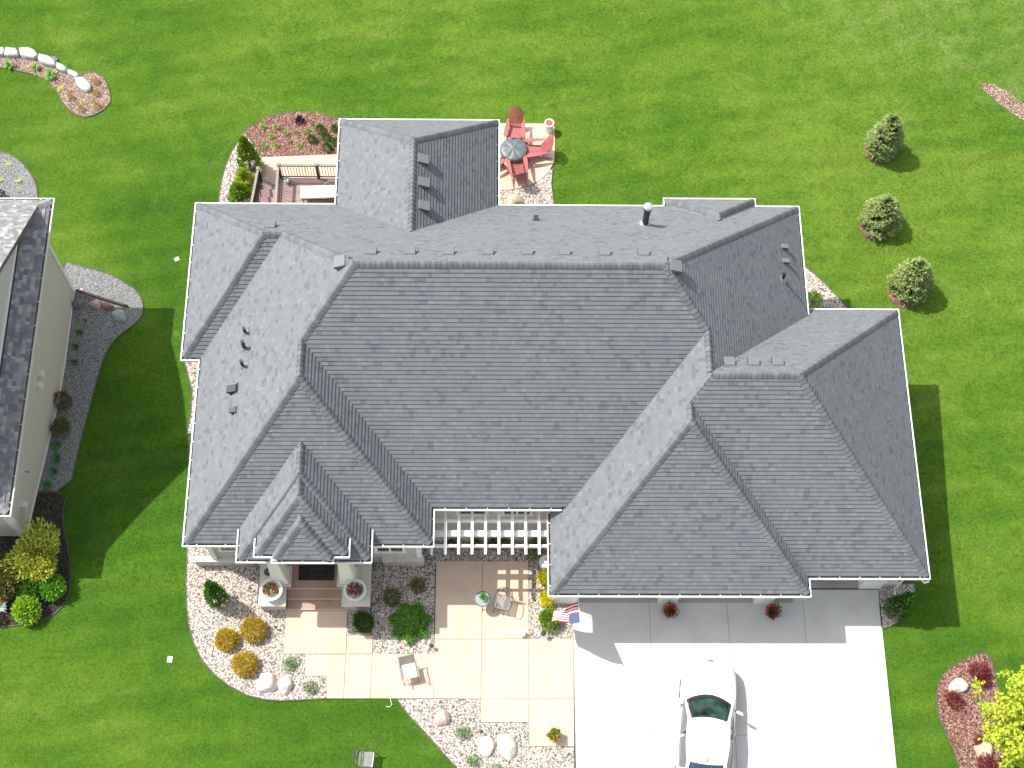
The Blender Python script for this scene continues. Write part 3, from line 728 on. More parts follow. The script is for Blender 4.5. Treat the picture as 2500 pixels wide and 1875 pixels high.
# porch: floor, steps, plinths, columns, door
PX0, PX1 = -6.82, -4.90
b = MB(); b.box(PX0, PX1, 13.99, 15.1, -.2, .50); b.box(PX0, PX1, 13.68, 14.0, -.2, .335); b.box(PX0, PX1, 13.36, 13.69, -.2, .17)
M_STEP = conc('brown stained step', (.40, .275, .20), .07, .1); b.build('step', M_STEP, house)
b = MB(); b.box(PX0, PX1, 13.975, 14.01, .485, .51); b.box(PX0, PX1, 13.665, 13.695, .32, .345); b.box(PX0, PX1, 13.345, 13.375, .155, .18); b.build('step_nosing', M_PATIO, house)
def plinth(x0, x1):
    b = MB(); b.cm = 0; b.box(x0+.05, x1-.05, 13.36, 14.95, -.2, .70); b.cm = 1; b.box(x0, x1, 13.30, 15.0, .70, .79); return b.build('plinth', [M_STONE, M_CAPST], house)
plinth(-7.72, PX0+.02); PR = plinth(PX1-.02, -3.96)
for sx, cx in ((-1, -7.02), (1, -4.72)):
    b = MB(); b.cm = 0; b.box(cx-.33, cx+.33, 14.02, 14.62, -.1, .82); b.cm = 1; b.box(cx-.38, cx+.38, 13.97, 14.67, .82, .92); b.build('column_pier', [M_STONE, M_CAPST], house)
    b = MB(); b.box(cx-.30, cx+.30, 14.04, 14.6, .92, 1.05); b.frus(cx, 14.32, 1.05, EJ-.42, .25, .23, .16, .15); b.box(cx-.22, cx+.22, 14.1, 14.54, EJ-.42, EJ-.17); 
    b.frus(cx, 14.32, 1.15, EJ-.5, .20, .243, .12, .163)
    b.build('column', M_TRIM, house)
b = MB(); b.box(-7.35, -4.35, 14.12, 14.5, EJ-.45, EJ-.16); b.build('porch_beam', M_TRIM, house)
b = MB(); b.box(-6.4, -5.35, YB+O-.03, YB+O+.02, .5, 2.6); b.build('front_door', M_WOODD, house)
# house number on the right plinth: 10001
def text(s, size, loc, rot, mt, parent, name='house_number', ext=.006):
    cu = bpy.data.curves.new(name, 'FONT'); cu.body = s; cu.size = size; cu.extrude = ext; cu.align_x = 'CENTER'; cu.align_y = 'CENTER'
    t = bpy.data.objects.new(name, cu); COL.objects.link(t); cu.materials.append(mt); bpy.context.view_layer.update()
    me = bpy.data.meshes.new_from_object(t.evaluated_get(bpy.context.evaluated_depsgraph_get())); bpy.data.objects.remove(t)
    o = bpy.data.objects.new(name, me); COL.objects.link(o); o.location = loc; o.rotation_euler = rot; o.parent = parent; return o
text('10001', .19, (-4.32, 13.35, .50), (R(90), 0, 0), M_BLACK, house)

# roof furniture
def slope_frame(blocks, p):
    e = .01; dx = (roof_z(blocks, p.x+e, p.y)-roof_z(blocks, p.x-e, p.y))/(2*e); dy = (roof_z(blocks, p.x, p.y+e)-roof_z(blocks, p.x, p.y-e))/(2*e)
    n = Vector((-dx, -dy, 1)).normalized(); up = Vector((dx, dy, dx*dx+dy*dy)).normalized() if abs(dx)+abs(dy) > .1 else Vector((0, 1, 0)); a = up.cross(n)
    return Matrix(((a.x, up.x, n.x, p.x), (a.y, up.y, n.y, p.y), (a.z, up.z, n.z, p.z), (0, 0, 0, 1)))
def vent(px, py, w_=.33, l=.34, h=.11, mt=None, name='roof_vent', p=None):
    p = p or atroof(BL, px, py); M = slope_frame(BL, p); b = MB(); b.cm = 0
    b.box(-w_/2-.06, w_/2+.06, -l/2-.02, l/2+.1, .012, .024, M)
    hf = h+.10; T = [(-w_/2, -l/2, hf), (w_/2, -l/2, hf), (w_/2, l/2, h*.6), (-w_/2, l/2, h*.6), (-w_/2, -l/2, .05), (w_/2, -l/2, .05), (w_/2, l/2, .02), (-w_/2, l/2, .02)]
    T = [M @ Vector(t) for t in T]
    for f in ((0, 1, 2, 3), (1, 5, 6, 2), (3, 7, 4, 0), (2, 6, 7, 3)): b.quad(*[T[k] for k in f])
    b.cm = 1; b.box(-w_/2-.005, w_/2+.005, -l/2-.035, -l/2-.001, .02, hf*.9, M); b.quad(T[4], T[5], T[1]*.5+T[5]*.5, T[0]*.5+T[4]*.5); b.cm = 0; b.quad(T[0]*.5+T[4]*.5, T[1]*.5+T[5]*.5, T[1], T[0])  # dark strip paints the shadow line along the vent's lower edge
    return b.build(name, [mt or M_VENT, M_DARK], roof)
for q in ((906, 620), (1001, 620), (1095, 621), (1191, 621), (1287, 621), (1378, 622), (1476, 623), (1571, 623)): vent(*q)
vent(660, 556)
for q in ((1027, 390), (1029, 447), (1029, 504)): vent(*q, w_=.34, l=.36, h=.12)
for q in ((1780, 891), (1839, 891), (1898, 891)): vent(*q, h=.12)
vent(838, 641, .38, .34, .14); vent(1640, 652, .38, .34, .16)
vent(573, 951, .24, .30, .12, M_BLKPL, 'exhaust_hood'); vent(574, 1003, .15, .18, .08, M_BLKPL, 'exhaust_hood'); vent(1309, 539, .16, .15, .09, M_BLKPL, 'exhaust_hood')
vent(1909, 603, .16, .2, .1, M_VENT, 'exhaust_hood'); vent(1912, 638, .16, .2, .1, M_VENT, 'exhaust_hood')
def pipe(px, py, h, r=.04):
    p = atroof(BL, px, py); M = slope_frame(BL, p); b = MB(); b.cm = 1; b.box(-.13, .13, -.14, .16, .012, .024, M); b.lathe([(r*2.2, p.z), (r*1.3, p.z+.14), (r*1.02, p.z+.16)], 12, (p.x, p.y))
    b.cm = 0; b.tube([(p.x, p.y, p.z-.05), (p.x, p.y, p.z+h)], r, 12); o = b.build('vent_pipe', [M_BLKPL, M_GALV], roof, smooth=False)
pipe(600, 816, .48, .055); pipe(598, 853, .62, .062); pipe(594, 897, .52, .055); pipe(1910, 684, .52, .058)
p = atroof(BL, 1574, 549)
b = MB(); b.lathe([(.11, p.z-.25), (.11, p.z+1.0), (.145, p.z+1.02), (.15, p.z+1.14), (.13, p.z+1.2)], 20, (p.x, p.y)); ch = b.build('chimney', M_BLACK, roof, smooth=False); smoothang(ch)
b = MB(); b.lathe([(.26, p.z-.1), (.18, p.z+.12), (.14, p.z+.16), (.11, p.z+.16)], 20, (p.x, p.y)); b.build('flashing', M_GALV, ch)
b = MB(); b.lathe([(.15, p.z+1.17), (.165, p.z+1.2), (.15, p.z+1.26), (.07, p.z+1.3), (0.001, p.z+1.31)], 20, (p.x, p.y)); o = b.build('cap', M_CHROME, ch, smooth=True)

# ------------------------------------------------------------------ neighbouring house
NX, NY0, NY1, NZ, NP = -15.45, 15.5, 27.35, 3.6, .69
NB = [Block('n', -34, NX, NY0, NY1, NZ, 'ESN', p=NP), Block('upper', -34, -15.9, NY0, NY1, NZ, 'SN', p=NP)]
NB[1].hp[2] = NB[0].hp[2]; NB[1].hp[3] = NB[0].hp[3]
nh = empty('house', (0, 0, 0), 'neighbouring house with tan siding and weathered shingle roof at the west edge', 'house')
# lower roof with skirt: clip the east slope at the gable wall
fl = []
for B, k, pl, pieces in faces_of(NB[:1]):
    if k == 'E': pieces = [clip(P, 1, 0, 16.36) for P in pieces]
    else: pieces = [P for P in pieces]
    fl.append((B, k, pl, [P for P in pieces if area(P) > 1e-4]))
rb = MB(); shingle_faces(rb, [f for f in fl if f[1] == 'E'])
up = NB[1]
for f in faces_of([up]): shingle_faces(rb, [f])
# slivers of the hip ends east of the rake
for B, k, pl, pieces in fl:
    if k in 'SN': shingle_faces(rb, [(B, k, pl, [clip(P, 1, 0, 15.9) for P in pieces if area(clip(P, 1, 0, 15.9)) > 1e-4])])
nroof = rb.build('roof', [M_SHN, M_BUTT], nh)
ym = (NY0+NY1)/2; zr = NZ+NP*(NY1-ym)
for yy, sg in ((NY1, -1), (NY0, 1)):
    n1 = Vector((-(-NP), 0, 1)).normalized(); n2 = Vector((0, NP*(-sg), 1)).normalized()
    cap_line(Vector((NX-.12, yy+sg*.12, NZ+.08)), Vector((-15.93, yy+sg*.48, NZ+.33)), n1, n2, M_CAPN, nroof)
cap_line(Vector((-34, ym, zr)), Vector((-15.95, ym, zr)), Vector((0, NP, 1)).normalized(), Vector((0, -NP, 1)).normalized(), M_CAPN, nroof)
M_OLIVE = mat('olive rake board', (.13, .115, .075), .6)
b = MB()
for yy, sg in ((NY1, -1), (NY0, 1)):
    a = Vector((-15.92, yy+sg*.42, NZ+.26)); c = Vector((-15.92, ym, zr-.02)); dn = Vector((0, 0, -.2)); tx = Vector((-.38, 0, 0))
    b.quad(a, c, c+dn, a+dn); b.quad(a+dn, c+dn, c+dn+tx, a+dn+tx)
b.build('rake_board', M_OLIVE, nh)
# gable wall over the skirt roof
GX = -16.32
b = MB(); zt = NZ+NP*(NX-GX); b.quad((GX, NY0+1.4, zt-.4), (GX, NY1-1.4, zt-.4), (GX, NY1-1.4, NZ+NP*1.4-.14), (GX, ym, zr-.2), (GX, NY0+1.4, NZ+NP*1.4-.14)); 
b.v += [] ; b.build('gable_wall', M_SIDING, nh)
b = MB(); b.box(GX-.02, GX+.05, NY0+1.35, NY1-1.35, zt-.02, zt+.26); b.build('flashing_band', M_WHITE, nh)
b = MB(); b.box(GX+.05, GX+.075, NY0+1.35, NY1-1.35, zt-.02, zt+.08); b.build('flashing', M_BLACK, nh)
gutter([(-34, NY1), (NX, NY1), (NX, NY0), (-34, NY0)], NZ, nh, side=-1, mt=mat('cream gutter', (.66, .62, .54), .5), hang=.9)
b = MB(); b.box(-34, NX-.14, NY0+.14, NY1-.14, NZ-.17, NZ-.15); b.build('soffit', M_TRIM, nh)
WX = -16.05
def siding(b, x, y0, y1, z0, z1):
    n = int((z1-z0)/.18)
    for k in range(n):
        a = z0+(z1-z0)*k/n; c = z0+(z1-z0)*(k+1)/n; b.quad((x+.018, y0, a), (x+.018, y1, a), (x, y1, c), (x, y0, c)); b.quad((x, y0, a), (x, y1, a), (x+.018, y1, a), (x+.018, y0, a))
b = MB(); b.box(-34, WX-.02, 16.05, 26.5, -2.6, NZ-.16); siding(b, WX-.015, 16.05, 26.5, -2.6, NZ-.17); b.build('wall', M_SIDING, nh)
for q in ((WX-.2, WX+.035, 15.98, 16.13, -.3, NZ-.17), (WX-.12, WX+.04, 26.4, 26.56, -2.6, NZ-.17)): b = MB(); b.box(*q); b.build('corner_board', M_WHITE, nh)
b = MB()
for k in range(24): y0 = 16.13+k*(26.4-16.13)/24; y1 = y0+(26.4-16.13)/24; za, zb = gz(-16, y0), gz(-16, y1); b.quad((WX+.02, y0, za+.03), (WX+.02, y1, zb+.03), (WX+.03, y1, zb+.14), (WX+.03, y0, za+.14)); b.quad((WX+.03, y0, za+.14), (WX+.03, y1, zb+.14), (WX-.02, y1, zb+.15), (WX-.02, y0, za+.15))
b.build('foundation_trim', M_TRIM, nh)
def onwall(px, py, X=WX):
    d = ray(px, py); k = X/d.x; return Vector((X, d.y*k, HC+d.z*k))
for q in ((94, 911), (91, 939), (52, 1231)):
    p = onwall(*q); b = MB(); b.box(p.x, p.x+.16, p.y-.11, p.y+.11, p.z-.12, p.z+.06); b.box(p.x+.14, p.x+.17, p.y-.09, p.y+.09, p.z-.16, p.z-.1); b.build('dryer_vent', M_WHITE, nh)
p = onwall(61, 1152); b = MB(); b.tube([p, p+Vector((.09, 0, 0)), p+Vector((.12, 0, -.06))], .02, 6); b.lathe([(.001, 0), (.035, 0), (.035, .015), (.001, .015)], 8, M=Matrix.Translation(p+Vector((.1, 0, .02)))); b.build('hose_tap', mat('copper tap', (.45, .18, .08), .5, metal=.5), nh)

# ------------------------------------------------------------------ foliage
def leafmat(name, c, isl=.35, rough=.7):
    c = tuple(min(.8, x*1.5) for x in c)
    M = mat(name, c, rough, island=isl, spec=.2); b = M.node_tree.nodes['Principled BSDF']
    n = M.node_tree.nodes; L = M.node_tree.links; tr = n.new('ShaderNodeBsdfTranslucent'); mx = n.new('ShaderNodeMixShader'); mx.inputs[0].default_value = .32
    src = b.inputs['Base Color'].links[0].from_socket; L.new(src, tr.inputs['Color']); L.new(b.outputs[0], mx.inputs[1]); L.new(tr.outputs[0], mx.inputs[2]); L.new(mx.outputs[0], n['Material Output'].inputs[0])
    return M
L_SPRUCE = leafmat('spruce needles', (.25, .31, .115), .45); L_SPRUCED = leafmat('inner spruce needles', (.05, .07, .022), .4)  # second tone is darker, for needles nearer the trunk
L_ARB = leafmat('arborvitae sprays', (.24, .36, .035), .4); L_ARBY = leafmat('yellow-green arborvitae sprays', (.40, .44, .05), .4)  # second tone is a yellower leaf colour
L_DKG = leafmat('dark evergreen leaves', (.045, .11, .014), .45); L_MID = leafmat('mid green leaves', (.085, .20, .02), .4)
L_LIME = leafmat('lime leaves', (.23, .38, .03), .4); L_GOLD = leafmat('gold foliage', (.52, .50, .012), .3)
L_ORN = leafmat('amber foliage', (.38, .255, .03), .4); L_YEL = leafmat('yellow green leaves', (.46, .42, .07), .4)
L_MAPLE = leafmat('new maple leaves', (.33, .385, .035), .35); L_RED = leafmat('burgundy leaves', (.20, .040, .036), .45)
L_PURP = leafmat('dark purple leaves', (.03, .015, .018), .4); L_GREY = leafmat('silver leaves', (.22, .28, .22), .35)
L_TEAL = leafmat('blue green leaves', (.06, .16, .07), .4); L_BRN = leafmat('brown twigs and leaves', (.13, .085, .035), .45)
L_MINT = leafmat('bright curly leaves', (.10, .42, .09), .35); L_OLV = leafmat('olive leaves', (.13, .15, .035), .4)
M_BARK = mat('bark', (.10, .075, .055), .95, var=.3, scale=12, bump=.6, bscale=30)
M_BLOOM = mat('red blooms', (.62, .02, .045), .6, island=.3); M_WBLOOM = mat('white blooms', (.75, .75, .68), .6)
def rdir():
    z = rnd.uniform(-1, 1); a = rnd.uniform(0, 2*PI); r = (1-z*z)**.5; return Vector((r*math.cos(a), r*math.sin(a), z))
def leaf(b, p, d, n, l, w_):
    """kinked leaf: base p, direction d, normal n"""
    d = d.normalized(); s_ = d.cross(n)
    if s_.length < 1e-4: s_ = d.orthogonal()
    s_.normalize(); nn = s_.cross(d)
    i = len(b.v); m_ = p+d*l*.5+nn*l*.08
    b.v += [tuple(p), tuple(m_+s_*w_), tuple(p+d*l-nn*l*.12), tuple(m_-s_*w_)]
    b.f.append((i, i+1, i+2, i+3)); b.m.append(b.cm); b.uv.append([(0, 0)]*4)
def blob(b, c, rx, ry, rz, n, l, w_, lump=.15, up=.35, seed=0, zmin=-.6, shell=.5):
    r2 = random.Random(seed); L_ = [(rdir(), r2.uniform(.5, 1)) for _ in range(9)]
    for _ in range(n):
        d = rdir()
        if d.z < zmin: d.z = -d.z
        k = 1+lump*sum(a*max(0, d.dot(q))**6 for q, a in L_)-lump*.6
        r = k*(shell+(1-shell)*rnd.random()**.6)
        p = Vector((c[0]+d.x*rx*r, c[1]+d.y*ry*r, c[2]+d.z*rz*r))
        o = (d+Vector((0, 0, up))+rdir()*.7); leaf(b, p, o, rdir()+d, l*rnd.uniform(.6, 1.3), w_*rnd.uniform(.7, 1.2))
def shrub_mesh(rx, rz, n, l, w_, mt, seed=0, ry=None, lump=.18, core=True, up=.4, stems=True, z0=.42):
    b = MB(); b.cm = 0; blob(b, (0, 0, rz*z0*1.6), rx, ry or rx, rz*.75, n, l, w_, lump, up, seed, zmin=-.75)
    if stems:
        b.cm = 1
        for k in range(7):
            a = k*.9+seed; b.tube([(0, 0, -.05), (rx*.3*math.cos(a), rx*.3*math.sin(a), rz*.5), (rx*.55*math.cos(a), rx*.55*math.sin(a), rz*.9)], [.012, .009, .004], 5)
    return b
def shrub(name, px, py, rx, rz, n, l, w_, mt, label, cat='shrub', group=None, seed=1, ry=None, h=None, up=.4, lump=.18):
    b = shrub_mesh(rx, rz, n, l, w_, mt, seed, ry, lump, up=up)
    p = at(px, py, rz*.45 if h is None else h); o = b.build(name, [mt, M_BARK]); o.location = (p.x, p.y, gz(p.x, p.y)+.02); return tag(o, label, cat, group)
def strap_mesh(n, l, w_, rise=.6, seed=0):
    r2 = random.Random(seed); b = MB()
    for k in range(n):
        a = r2.uniform(0, 2*PI); L_ = l*r2.uniform(.55, 1.1); e = r2.uniform(.35, 1.15); d = Vector((math.cos(a), math.sin(a), 0)); s_ = Vector((-d.y, d.x, 0)); i = len(b.v)
        P = []
        for t in (0, .35, .7, 1):
            hh = math.sin(min(1, t*1.15)*PI*.62)*L_*rise*e; P.append((d*(L_*t*.9)+Vector((0, 0, hh+.02)), w_*(.35+1.3*t*(1-t)*2) if t < 1 else .002))
        for p, ww in P: b.v += [tuple(p+s_*ww), tuple(p-s_*ww+Vector((0, 0, ww*.3)))]
        for j in range(3): b.f.append((i+2*j, i+2*j+1, i+2*j+3, i+2*j+2)); b.m.append(b.cm); b.uv.append([(0, 0)]*4)
    return b
def put(o, px, py, label, h=0., rz=0., sc=1, z=None):
    p = at(px, py, h); o.location = (p.x, p.y, gz(p.x, p.y)+.02 if z is None else z); o.rotation_euler = (0, 0, rz)
    o.scale = (sc, sc, sc); o['label'] = label; return o
def series(proto, items, h=.08, group=None):
    """proto: object not yet placed; items: (px, py, scale, label)"""
    for i, it in enumerate(items):
        o = proto if i == 0 else copy_tree(proto)
        put(o, it[0], it[1], it[3], h, rnd.uniform(0, 6), it[2]*.88)
        if group: o['group'] = group

# spruces
def conifer_mesh(H_, R_, nb, seed, clump=7, l=.085, w_=.016, top=.03, m_in=1):
    r2 = random.Random(seed); b = MB()
    for k in range(nb):
        t = (k+r2.random())/nb; t = t**.85; z = .12+t*(H_-.12); rr = R_*((1-t)**.48)*r2.uniform(.78, 1.1)*(.75+.25*min(1, t*6))+top; a = k*2.39996+r2.uniform(-.3, .3)
        d = Vector((math.cos(a), math.sin(a), 0)); s_ = Vector((-d.y, d.x, 0)); n = max(3, int(rr/.062))
        for j in range(n+1):
            f = .25+.75*j/n; c = d*rr*f+Vector((0, 0, z+.10*f*rr-.12*rr*f*f)); wd = rr*.26*(1-f*.55)
            for q in range(3 if j < n else 1):
                cc = c+s_*(wd*(q-1) if j < n else 0)+Vector((r2.uniform(-.02, .02), r2.uniform(-.02, .02), r2.uniform(-.02, .02)))
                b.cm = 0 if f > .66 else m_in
                for _ in range(clump):
                    dd = d*r2.uniform(.2, 1.)+s_*((q-1)*.7+r2.uniform(-.8, .8))+Vector((0, 0, r2.uniform(-.15, .75))); leaf(b, cc, dd, Vector((0, 0, 1))+rdir()*.4, l*r2.uniform(.7, 1.2), w_)
    return b
def spruce(px, py, H_, R_, seed, label):
    p = at(px, py); t = empty('spruce_tree', (p.x, p.y, p.z+.02), label, 'tree', 'young spruces on the east lawn')
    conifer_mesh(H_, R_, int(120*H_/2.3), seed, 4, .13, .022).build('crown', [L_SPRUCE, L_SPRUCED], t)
    b = MB(); b.tube([(0, 0, -.1), (0, 0, H_*.5), (0, 0, H_*.97)], [.06, .035, .006], 8); b.build('trunk', M_BARK, t)
def ring(px, py, r, label):
    p = at(px, py); poly = [(p.x+r*math.cos(a/24*2*PI)*rnd.uniform(.95, 1.04), p.y+r*math.sin(a/24*2*PI)*rnd.uniform(.95, 1.04)) for a in range(24)]
    bed('mulch', poly, (M_MUL0, M_MUL1), 300, .026, label, 'mulch', True, smooth=0, world=True, edging=False, h=.02)
ring(2146, 368, .60, 'red mulch ring under the northernmost spruce'); ring(2136, 556, .62, 'red mulch ring under the middle spruce'); ring(2208, 718, .62, 'red mulch ring under the southernmost spruce')
spruce(2148, 368, 2.25, .78, 3, 'northernmost and pointiest of the three young spruces')
spruce(2142, 548, 1.8, .84, 5, 'middle and roundest of the three young spruces, above a red mulch ring')
spruce(2214, 708, 2.1, .86, 8, 'southernmost young spruce, nearest the garage roof')

# arborvitae
def arb(px, py, H_, R_, seed, label, mt=(L_ARB, L_DKG), group=None, name='arborvitae', lean=(0, 0)):
    p = at(px, py); t = empty(name, (p.x, p.y, p.z+.02), label, 'evergreen', group)
    b = MB(); r2 = random.Random(seed)
    for k in range(int(2600*H_*R_)):
        u = r2.random(); z = .05+u**1.05*(H_-.05); rr = R_*(1-u)**.55*(.8+.2*math.sin(z*9+seed))*r2.uniform(.7, 1.05); a = r2.uniform(0, 2*PI)
        d = Vector((math.cos(a), math.sin(a), 0)); c = d*rr+Vector((lean[0]*u, lean[1]*u, z)); b.cm = 0 if r2.random() < .72 else 1
        leaf(b, c, d*.5+Vector((0, 0, 1))+rdir()*.45, d+rdir()*.5, r2.uniform(.09, .17), r2.uniform(.02, .036))
    b.build('crown', list(mt), t); b = MB(); b.tube([(0, 0, -.1), (lean[0]*.5, lean[1]*.5, H_*.5), (lean[0]*.9, lean[1]*.9, H_*.9)], [.05, .03, .006], 7); b.build('trunk', M_BARK, t); return t
g_ = 'arborvitae beside the deck stairs'
arb(614, 416, 2.3, .56, 1, 'tallest arborvitae, farthest from the house beside the deck stairs', group=g_)
arb(602, 460, 1.3, .50, 2, 'middle arborvitae of the three beside the deck stairs', (L_ARBY, L_ARB), g_)
arb(594, 500, 1.5, .66, 4, 'broad arborvitae against the roof edge beside the deck stairs', (L_ARB, L_MID), g_)
arb(535, 1467, 2.1, .40, 9, 'pointed dark green evergreen in the front pebble bed left of the steps', (L_MID, L_DKG), name='evergreen_shrub')
arb(2182, 1492, 1.9, .42, 12, 'pointed evergreen in the quarter-round bed at the garage corner', (L_DKG, L_MID), name='evergreen_shrub', lean=(.1, 0))

# golden mounds
g_ = 'amber round shrubs in the front pebble bed'
for i, (x, y, r, lb) in enumerate(((617, 1537, .42, 'amber round shrub nearest the steps, upper of three'), (552, 1561, .36, 'amber round shrub nearest the lawn, left of three'), (597, 1621, .40, 'amber round shrub beside the two boulders, lowest of three'))):
    b = MB(); blob(b, (0, 0, r*.5), r, r, r*.78, 2300, .11, .012, .1, .5, i, zmin=-.5); b.cm = 1; blob(b, (0, 0, r*.5), r*.97, r*.97, r*.75, 900, .11, .012, .1, .5, i, zmin=-.5)
    p = at(x, y, .25); o = b.build('golden_shrub', [L_ORN, L_YEL]); o.location = (p.x, p.y, gz(p.x, p.y)+.02); tag(o, lb, 'shrub', g_)
shrub('yew_shrub', 888, 1521, .33, .42, 1300, .12, .02, L_DKG, 'rounded dark green shrub in front of the right porch plinth', seed=3, up=.8)
# spreading juniper
b = MB(); r2 = random.Random(4)
for k in range(2600):
    a = r2.uniform(0, 2*PI); t = r2.random()**.6; rr = .66*t*(.85+.15*math.sin(a*7)); d = Vector((math.cos(a), math.sin(a), 0)); b.cm = 0 if r2.random() < .7 else 1
    leaf(b, d*rr+Vector((0, 0, .12+.32*(1-t)+r2.uniform(-.04, .06))), d+Vector((0, 0, .5))+rdir()*.35, Vector((0, 0, 1))+rdir()*.4, r2.uniform(.12, .2), .018)
p = at(1001, 1519, .2); o = b.build('spreading_juniper', [L_MID, L_DKG]); o.location = (p.x, p.y, 0); tag(o, 'large spreading green juniper in the bed between walk and patio', 'shrub')
shrub('yew_shrub', 1343, 1513, .33, .42, 1500, .13, .018, leafmat('fresh yew', (.13, .24, .02), .4), 'rounded bright green shrub beneath the flag', seed=6, up=.8)
g_ = 'gold shrubs beside the garage corner'
shrub('gold_shrub', 1330, 1408, .27, .36, 800, .08, .022, L_GOLD, 'upper yellow shrub half under the garage gutter', group=g_, seed=7)
shrub('gold_shrub', 1335, 1461, .27, .36, 900, .08, .022, L_GOLD, 'lower yellow shrub by the garage corner gutter', group=g_, seed=8)
g_ = 'low plants in the shaded pebbles'
shrub('low_shrub', 1020, 1432, .24, .22, 380, .1, .02, L_OLV, 'low olive plant in shaded pebbles nearer the patio', group=g_, seed=9)
shrub('low_shrub', 958, 1460, .30, .2, 420, .1, .02, L_OLV, 'low olive plant in shaded pebbles nearer the porch', group=g_, seed=10)
g_ = 'small shrubs under the pergola'
for i, x in enumerate((1108, 1160, 1200, 1232)):
    shrub('low_shrub', x, 1328+2*(i % 2), .2, .25, 260, .09, .02, (L_DKG, L_OLV)[i % 2], ('first', 'second', 'third', 'fourth')[i]+' small shrub from the west under the pergola', group=g_, seed=11+i)
shrub('low_shrub', 1305, 1342, .28, .4, 420, .1, .022, L_MID, 'bushy green plant at the east end of the pergola', seed=17)
shrub('boxwood', 1986, 737, .33, .5, 900, .07, .02, L_LIME, 'bright green shrub tucked by the east wall below the gutter', seed=18)
# white flowered clumps
def flowering(px, py, r, n, label, seed, group='white flowering clumps in the pebbles'):
    b = MB(); blob(b, (0, 0, .07), r, r, .13, n, .06, .012, .3, .5, seed, zmin=-.1, shell=.1); b.cm = 1; blob(b, (0, 0, .11), r*.95, r*.95, .12, n//3, .035, .014, .3, .9, seed, zmin=0, shell=.1)
    p = at(px, py, .08); o = b.build('flowering_plant', [L_MID, M_WBLOOM]); o.location = (p.x, p.y, gz(p.x, p.y)+.02); tag(o, label, 'plant', group)
flowering(709, 1622, .27, 500, 'white flowering clump beside the upper walk slab', 21); flowering(757, 1680, .25, 430, 'white flowering clump beside the two boulders and lower walk slab', 22)
flowering(1130, 1789, .26, 480, 'white flowering clump between the pink boulder and the white pair', 23); flowering(1153, 1858, .2, 330, 'flowering clump at the bottom of the lower pebble bed', 24)
flowering(1212, 1873, .16, 160, 'tiny flowering clump at the bottom edge below the white boulders', 25)
# back bed plants
g_ = 'young daylilies in the red mulch bed'
dl = strap_mesh(34, .22, .016, .6, 3).build('daylily', leafmat('daylily leaves', (.11, .25, .03), .4)); tag(dl, 'x', 'plant')
series(dl, [(643, 311, 1, 'first daylily from the west in the north row of the red mulch'), (675, 310, .95, 'second daylily from the west in the north row of the red mulch'), (664, 333, .9, 'daylily between the first two, in the second row of the red mulch'),
            (699, 326, .95, 'daylily south-west of the dark purple plant in red mulch'), (752, 318, .8, 'small lime daylily just west of the dark green clumps in red mulch'), (645, 357, 1, 'daylily at the west end of the row next to the cream path'),
            (675, 356, .9, 'second daylily from the west in the row next to the cream path'), (733, 355, .85, 'fourth daylily from the west in the row next to the cream path')], .08, g_)
dd = strap_mesh(16, .22, .010, .6, 5).build('daylily', L_OLV); tag(dd, 'x', 'plant')
series(dd, [(708, 349, 1, 'thin withered daylily, third in the row next to the cream path'), (726, 322, 1, 'thin withered daylily in the middle of the red mulch'), (760, 300, .8, 'thin withered daylily near the north edge of the red mulch')], .08, g_)
g_ = 'dark green clumps in the red mulch bed'
dk = shrub_mesh(.19, .26, 420, .09, .016, L_DKG, 2, stems=False, up=.9).build('green_clump', leafmat('clump leaves', (.06, .17, .02), .4)); tag(dk, 'x', 'plant')
series(dk, [(782, 316, 1.05, 'northernmost full dark green clump in the red mulch'), (761, 341, 1, 'westernmost dark green clump in the red mulch'), (796, 335, 1, 'dark green clump in the centre of its group in the red mulch'),
            (817, 314, .85, 'dark green clump half hidden by the roof corner'), (799, 360, 1.05, 'southernmost dark green clump next to the cream path'), (819, 347, .9, 'dark green clump against the roof edge, south of its neighbour')], .12, g_)
shrub('purple_plant', 732, 295, .15, .2, 130, .1, .028, L_PURP, 'dark purple plant near the north edge of the red mulch bed', 'plant', seed=31)
# north-west bed
g_ = 'leafy hostas behind the flat rocks'
hs = strap_mesh(46, .36, .028, .75, 7).build('hosta', leafmat('hosta leaves', (.13, .28, .05), .4)); tag(hs, 'x', 'plant')
series(hs, [(24, 160, .95, 'westernmost leafy plant in the curved bed'), (87, 166, .85, 'middle leafy plant in the curved bed'), (124, 186, 1.1, 'largest leafy plant, east of the other two in the curved bed')], .1, g_)
g_ = 'brown tufts in the rounded bed end'
tf = shrub_mesh(.12, .16, 170, .08, .012, L_ORN, 4, stems=False, up=.9).build('sedge_tuft', L_ORN); tag(tf, 'x', 'plant')
series(tf, [(235, 200, 1.1, 'brown tuft north of the slab end in the curved bed'), (235, 229, 1.1, 'brown tuft just south-east of the slab end'), (174, 239, 1.1, 'westernmost brown tuft in the bed end'), (199, 266, 1.05, 'southernmost brown tuft in the bed end'), (237, 260, 1.1, 'brown tuft nearest the south-east rim of the bed end')], .06, g_)
yt = strap_mesh(26, .2, .012, .6, 9).build('grass_tuft', L_YEL); tag(yt, 'x', 'plant')
series(yt, [(148, 216, 1.1, 'dry yellow grass tuft in the curved mulch bed'), (21, 402, 1, 'upper yellow grass tuft in the grey crushed rock'), (47, 441, 1.05, 'lower right yellow grass tuft in the grey crushed rock'), (1, 440, .9, 'yellow grass tuft cut by the left picture edge')], .05, 'yellow grass tufts')
shrub('purple_plant', 4, 478, .16, .3, 160, .08, .024, L_PURP, 'dark plant beside the neighbouring gutter', 'plant', seed=33)
